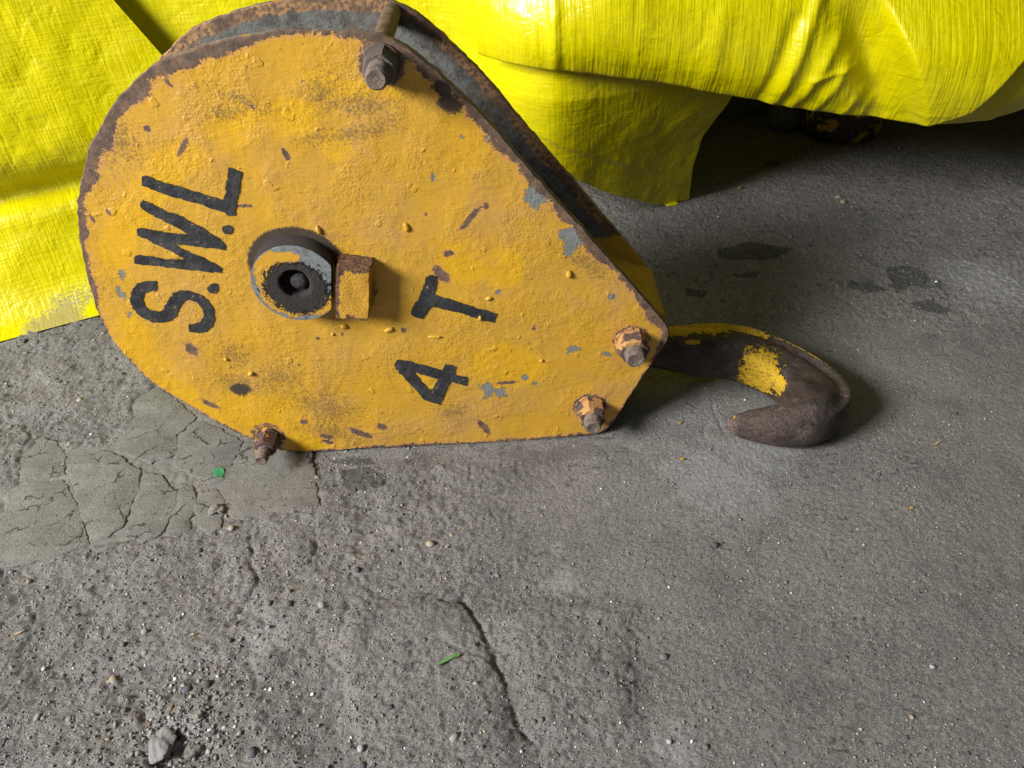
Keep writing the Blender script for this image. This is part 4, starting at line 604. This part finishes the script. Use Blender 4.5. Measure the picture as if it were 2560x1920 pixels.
left = sheet('tarpaulin', P, AA, tv, m_tarp1, None, 0.62 * np.exp(-(tv / 0.09) ** 2) * (0.4 + 1.0 * vn(AA * 22, tv * 30, 97)))
tag(left, 'bright yellow woven tarpaulin at left with its dirty hem lying on the floor', 'tarpaulin')
# rear sheet: behind the block, its loose flap hanging to the floor
path = np.array([(-0.62, 0.53), (-0.35, 0.56), (-0.1, 0.58), (0.1, 0.56), (0.25, 0.53), (0.34, 0.510), (0.41, 0.525), (0.50, 0.556), (0.60, 0.588)]); pc = catmull(path, 12); pu = np.r_[0, np.cumsum(np.hypot(*np.diff(pc, axis=0).T))]
U = np.linspace(0, 1, 340)[:, None]; W = np.linspace(0, 1, 200)[None, :]; bx = np.interp(U * pu[-1], pu, pc[:, 0]); by = np.interp(U * pu[-1], pu, pc[:, 1])
zb = np.interp(bx, [-0.6, 0.2, 0.358, 0.41, 0.455, 0.525, 0.585], [0.01, 0.16, 0.116, 0.073, 0.047, 0.010, 0.004]); z = zb + (0.68 - zb) * W ** 1.0
xe = bx + sst(0.43, 0.60, bx) * (np.interp(z, [0, 0.05, 0.08, 0.14, 0.20, 0.3], [0.577, 0.572, 0.570, 0.576, 0.606, 0.64]) - 0.60); tu = U * pu[-1] + 0 * W
d = 0.010 * fbm(tu, z, 7, 101, 3) + 0.012 * np.abs(fbm(tu + z * 0.5, z * 0.7, 11, 103, 3)) * sst(0.2, 0.4, z + 0 * tu) + 0.0015 * fbm(tu, z, 60, 104, 2)
d = d - 0.004 * sst(0.006, -0.006, (z - 0.06) - (0.55 - bx) * 0.55)        # the doubled hem along the flap
lean = sst(0.16, 0.34, bx) * 0.36 * np.minimum(np.maximum(z - 0.005, 0), 0.25)
P = np.stack([xe, by - d - lean + 0.10 * np.clip(z - 0.45, 0, 1), z], -1)
rear = sheet('tarpaulin', P, tu, z + 0 * tu, m_tarp1); tag(rear, 'yellow tarpaulin hanging behind the hook block down to a shaded loose flap', 'tarpaulin')
tc = sheet('folded_corner', np.array([[(0.5185, 0.592, 0.014), (0.5335, 0.576, 0.001)], [(0.5300, 0.589, 0.016), (0.5410, 0.574, 0.003)], [(0.5550, 0.580, 0.004), (0.5490, 0.576, 0.002)]]), np.zeros((3, 2)), np.zeros((3, 2)), m_tarp1, rear)
# upper right sheet: a full bulging fold that overhangs the dark recess
U = np.linspace(0, 1, 620)[:, None]; x = 0.228 + 1.35 * U; vv = np.r_[np.linspace(-0.16, -0.0, 40), np.linspace(0, 0.42, 300)[1:], np.linspace(0.42, 0.62, 30)[1:]][None, :]
zb = np.interp(x, [0.2068, 0.2339, 0.3269, 0.3875, 0.5573, 0.7001, 0.8347, 0.9268, 0.9892, 1.1103, 1.4717], [0.322, 0.3184, 0.3112, 0.2994, 0.2597, 0.2245, 0.1992, 0.1928, 0.2064, 0.2434, 0.3338]) + 0.006; zb = np.convolve(np.pad(zb[:, 0], 25, 'edge'), np.ones(51) / 51, 'valid')[:, None]
h = np.maximum(vv, 0); under = np.maximum(-vv, 0); zz = zb + h * 0.985 + 0.10 * under - 0.004 * np.exp(-(vv / 0.008) ** 2)
Yb = 0.387 - 0.034 * (1 - np.exp(-h / 0.026)) + 0.55 * np.maximum(h - 0.06, 0) ** 1.5 + under; Yb = Yb + 0.075 * np.clip((0.335 - x) / 0.113, 0, 1) ** 2.0 + 0.40 * h * sst(0.42, 0.28, x)
def side_of(ax, az, bx_, bz_): L = math.hypot(bx_ - ax, bz_ - az); return ((x - ax) * (bz_ - az) - (zz - az) * (bx_ - ax)) / L    # + to the right of a line going up
r1 = side_of(0.8305, 0.2021, 0.7632, 0.3327); b1 = side_of(0.8305, 0.2021, 0.8867, 0.2276); b2 = side_of(0.8867, 0.2276, 0.9237, 0.2811)
panel = sst(-0.004, 0.010, r1) * sst(0.003, -0.010, np.maximum(b1, b2)) * sst(0.40, 0.30, zz); valley = np.exp(-((r1 + 0.030) / 0.026) ** 2) * sst(0.10, 0.0, np.abs(zz - 0.285) - 0.02) * sst(0.185, 0.22, zz)
front = np.where(vv >= 0, 1.0, np.exp(-(under / 0.02)))
dY = 0.034 * panel - 0.026 * valley
for (xa, za, xb, zb_, amp, wd) in [(0.6301, 0.2433, 0.663, 0.3849, 0.0063, 0.01), (0.6539, 0.2296, 0.695, 0.3301, 0.0049, 0.009), (0.6082, 0.2387, 0.6374, 0.3575, -0.0042, 0.01), (0.6859, 0.2204, 0.7179, 0.3027, 0.0035, 0.008), (0.3294, 0.3027, 0.3322, 0.4672, 0.0042, 0.008), (0.5259, 0.257, 0.5442, 0.3667, 0.0021, 0.012), (0.727, 0.2113, 0.7453, 0.257, 0.0028, 0.007), (0.7544, 0.2067, 0.7681, 0.2433, 0.0021, 0.007), (0.6722, 0.2807, 0.7316, 0.2954, 0.0028, 0.005), (0.9372, 0.193, 0.9646, 0.2753, 0.0042, 0.012)]:
    dY = dY + amp * np.exp(-(segd(x + 0 * zz, zz, (xa, za), (xb, zb_)) / wd) ** 2)
tu = x + 0 * vv; tv = vv + 0 * x
dY = dY + 0.014 * fbm(tu, zz * 0.5, 6, 111, 2) + 0.0022 * np.abs(fbm(tu + 0.2 * zz, zz * 0.35, 22, 113, 2)) * 2 + 0.0012 * fbm(tu, zz * 0.10, 110, 114, 3) + 0.0008 * fbm(tu, zz, 60, 116, 2)
P = np.stack([tu, Yb - dY * front, zz + 0.004 * fbm(tu, 0 * zz, 14, 117, 3) * np.exp(-(vv / 0.03) ** 2)], -1)
right = sheet('tarpaulin', P, tu, tv, m_tarp2); tag(right, 'bulging yellow tarpaulin at upper right sagging over a dark gap', 'tarpaulin')
top = P[:, -1]; P2 = np.stack([top, np.stack([top[:, 0], top[:, 1] + 0.25, top[:, 2] + 0.04], -1), np.stack([top[:, 0], np.full(len(top), 1.75), top[:, 2] - 0.05], -1), np.stack([top[:, 0], np.full(len(top), 1.85), np.full(len(top), 0.02)], -1)], 1)
sheet('unseen_cover', P2, np.repeat(top[:, :1], 4, 1), np.tile(np.array([0.62, 0.9, 1.6, 2.1]), (len(top), 1)), m_tarp2, right)  # unseen top and back of the sheet, added to keep the recess dark

# ------------------------------------------------------------------ what lies in the dark under the tarpaulin
M = Mat('flaking_yellow_iron', 0.7, 0.3); n = M.noise(24, 5, 0.6); M.color(M.mix(M.sm(n, 0.56, 0.58), M.mix(M.sm(M.noise(90), 0.4, 0.6), (0.05, 0.04, 0.035), (0.10, 0.07, 0.055)), (0.52, 0.34, 0.06))); M.bump(n, 0.002); m_flak = M.m
def turned(name, x, y, prof, mat, label, cat, sub=48):
    V = []; m = len(prof)
    for i in range(sub):
        t = 2 * math.pi * i / sub
        for r, z in prof: V.append((r * math.cos(t), r * math.sin(t), z))
    F = [(i * m + j, ((i + 1) % sub) * m + j, ((i + 1) % sub) * m + j + 1, i * m + j + 1) for i in range(sub) for j in range(m - 1)] + [tuple(i * m + m - 1 for i in range(sub))]
    o = mesh_obj(name, V, F, mat, None, True, None, angle=40); o.location = (x, y, 0.0); return tag(o, label, cat)
turned('iron_boss', 0.935, 0.855, [(0.066, -0.004), (0.074, 0.006), (0.077, 0.02), (0.075, 0.05), (0.068, 0.058), (0.066, 0.10), (0.03, 0.102), (0.028, 0.09)], m_flak, 'round iron boss with flaking yellow paint in the dark under the tarpaulin', 'iron part')
turned('round_foot', 0.835, 0.90, [(0.024, -0.003), (0.033, 0.004), (0.037, 0.016), (0.034, 0.032), (0.024, 0.044), (0.02, 0.09)], make_plain('grey_green_foot', (0.11, 0.115, 0.09), (0.17, 0.17, 0.14)), 'grey green rounded foot left of the iron boss under the tarpaulin', 'machine foot')
bm = bmesh.new(); bmesh.ops.create_cube(bm, size=1.0); bmesh.ops.scale(bm, vec=(1.6, 0.14, 0.15), verts=bm.verts); bmesh.ops.bevel(bm, geom=bm.edges[:], offset=0.006, segments=2, affect='EDGES')
me = bpy.data.meshes.new('timber_beam'); bm.to_mesh(me); bm.free(); o = finish('timber_beam', me, make_plain('dark_old_timber', (0.10, 0.09, 0.06), (0.16, 0.14, 0.09), 40), None, False); o.location = (0.95, 1.04, 0.072); o.rotation_euler = (0, 0, 0.03)
tag(o, 'dark timber beam lying under the tarpaulin behind the iron boss', 'beam')
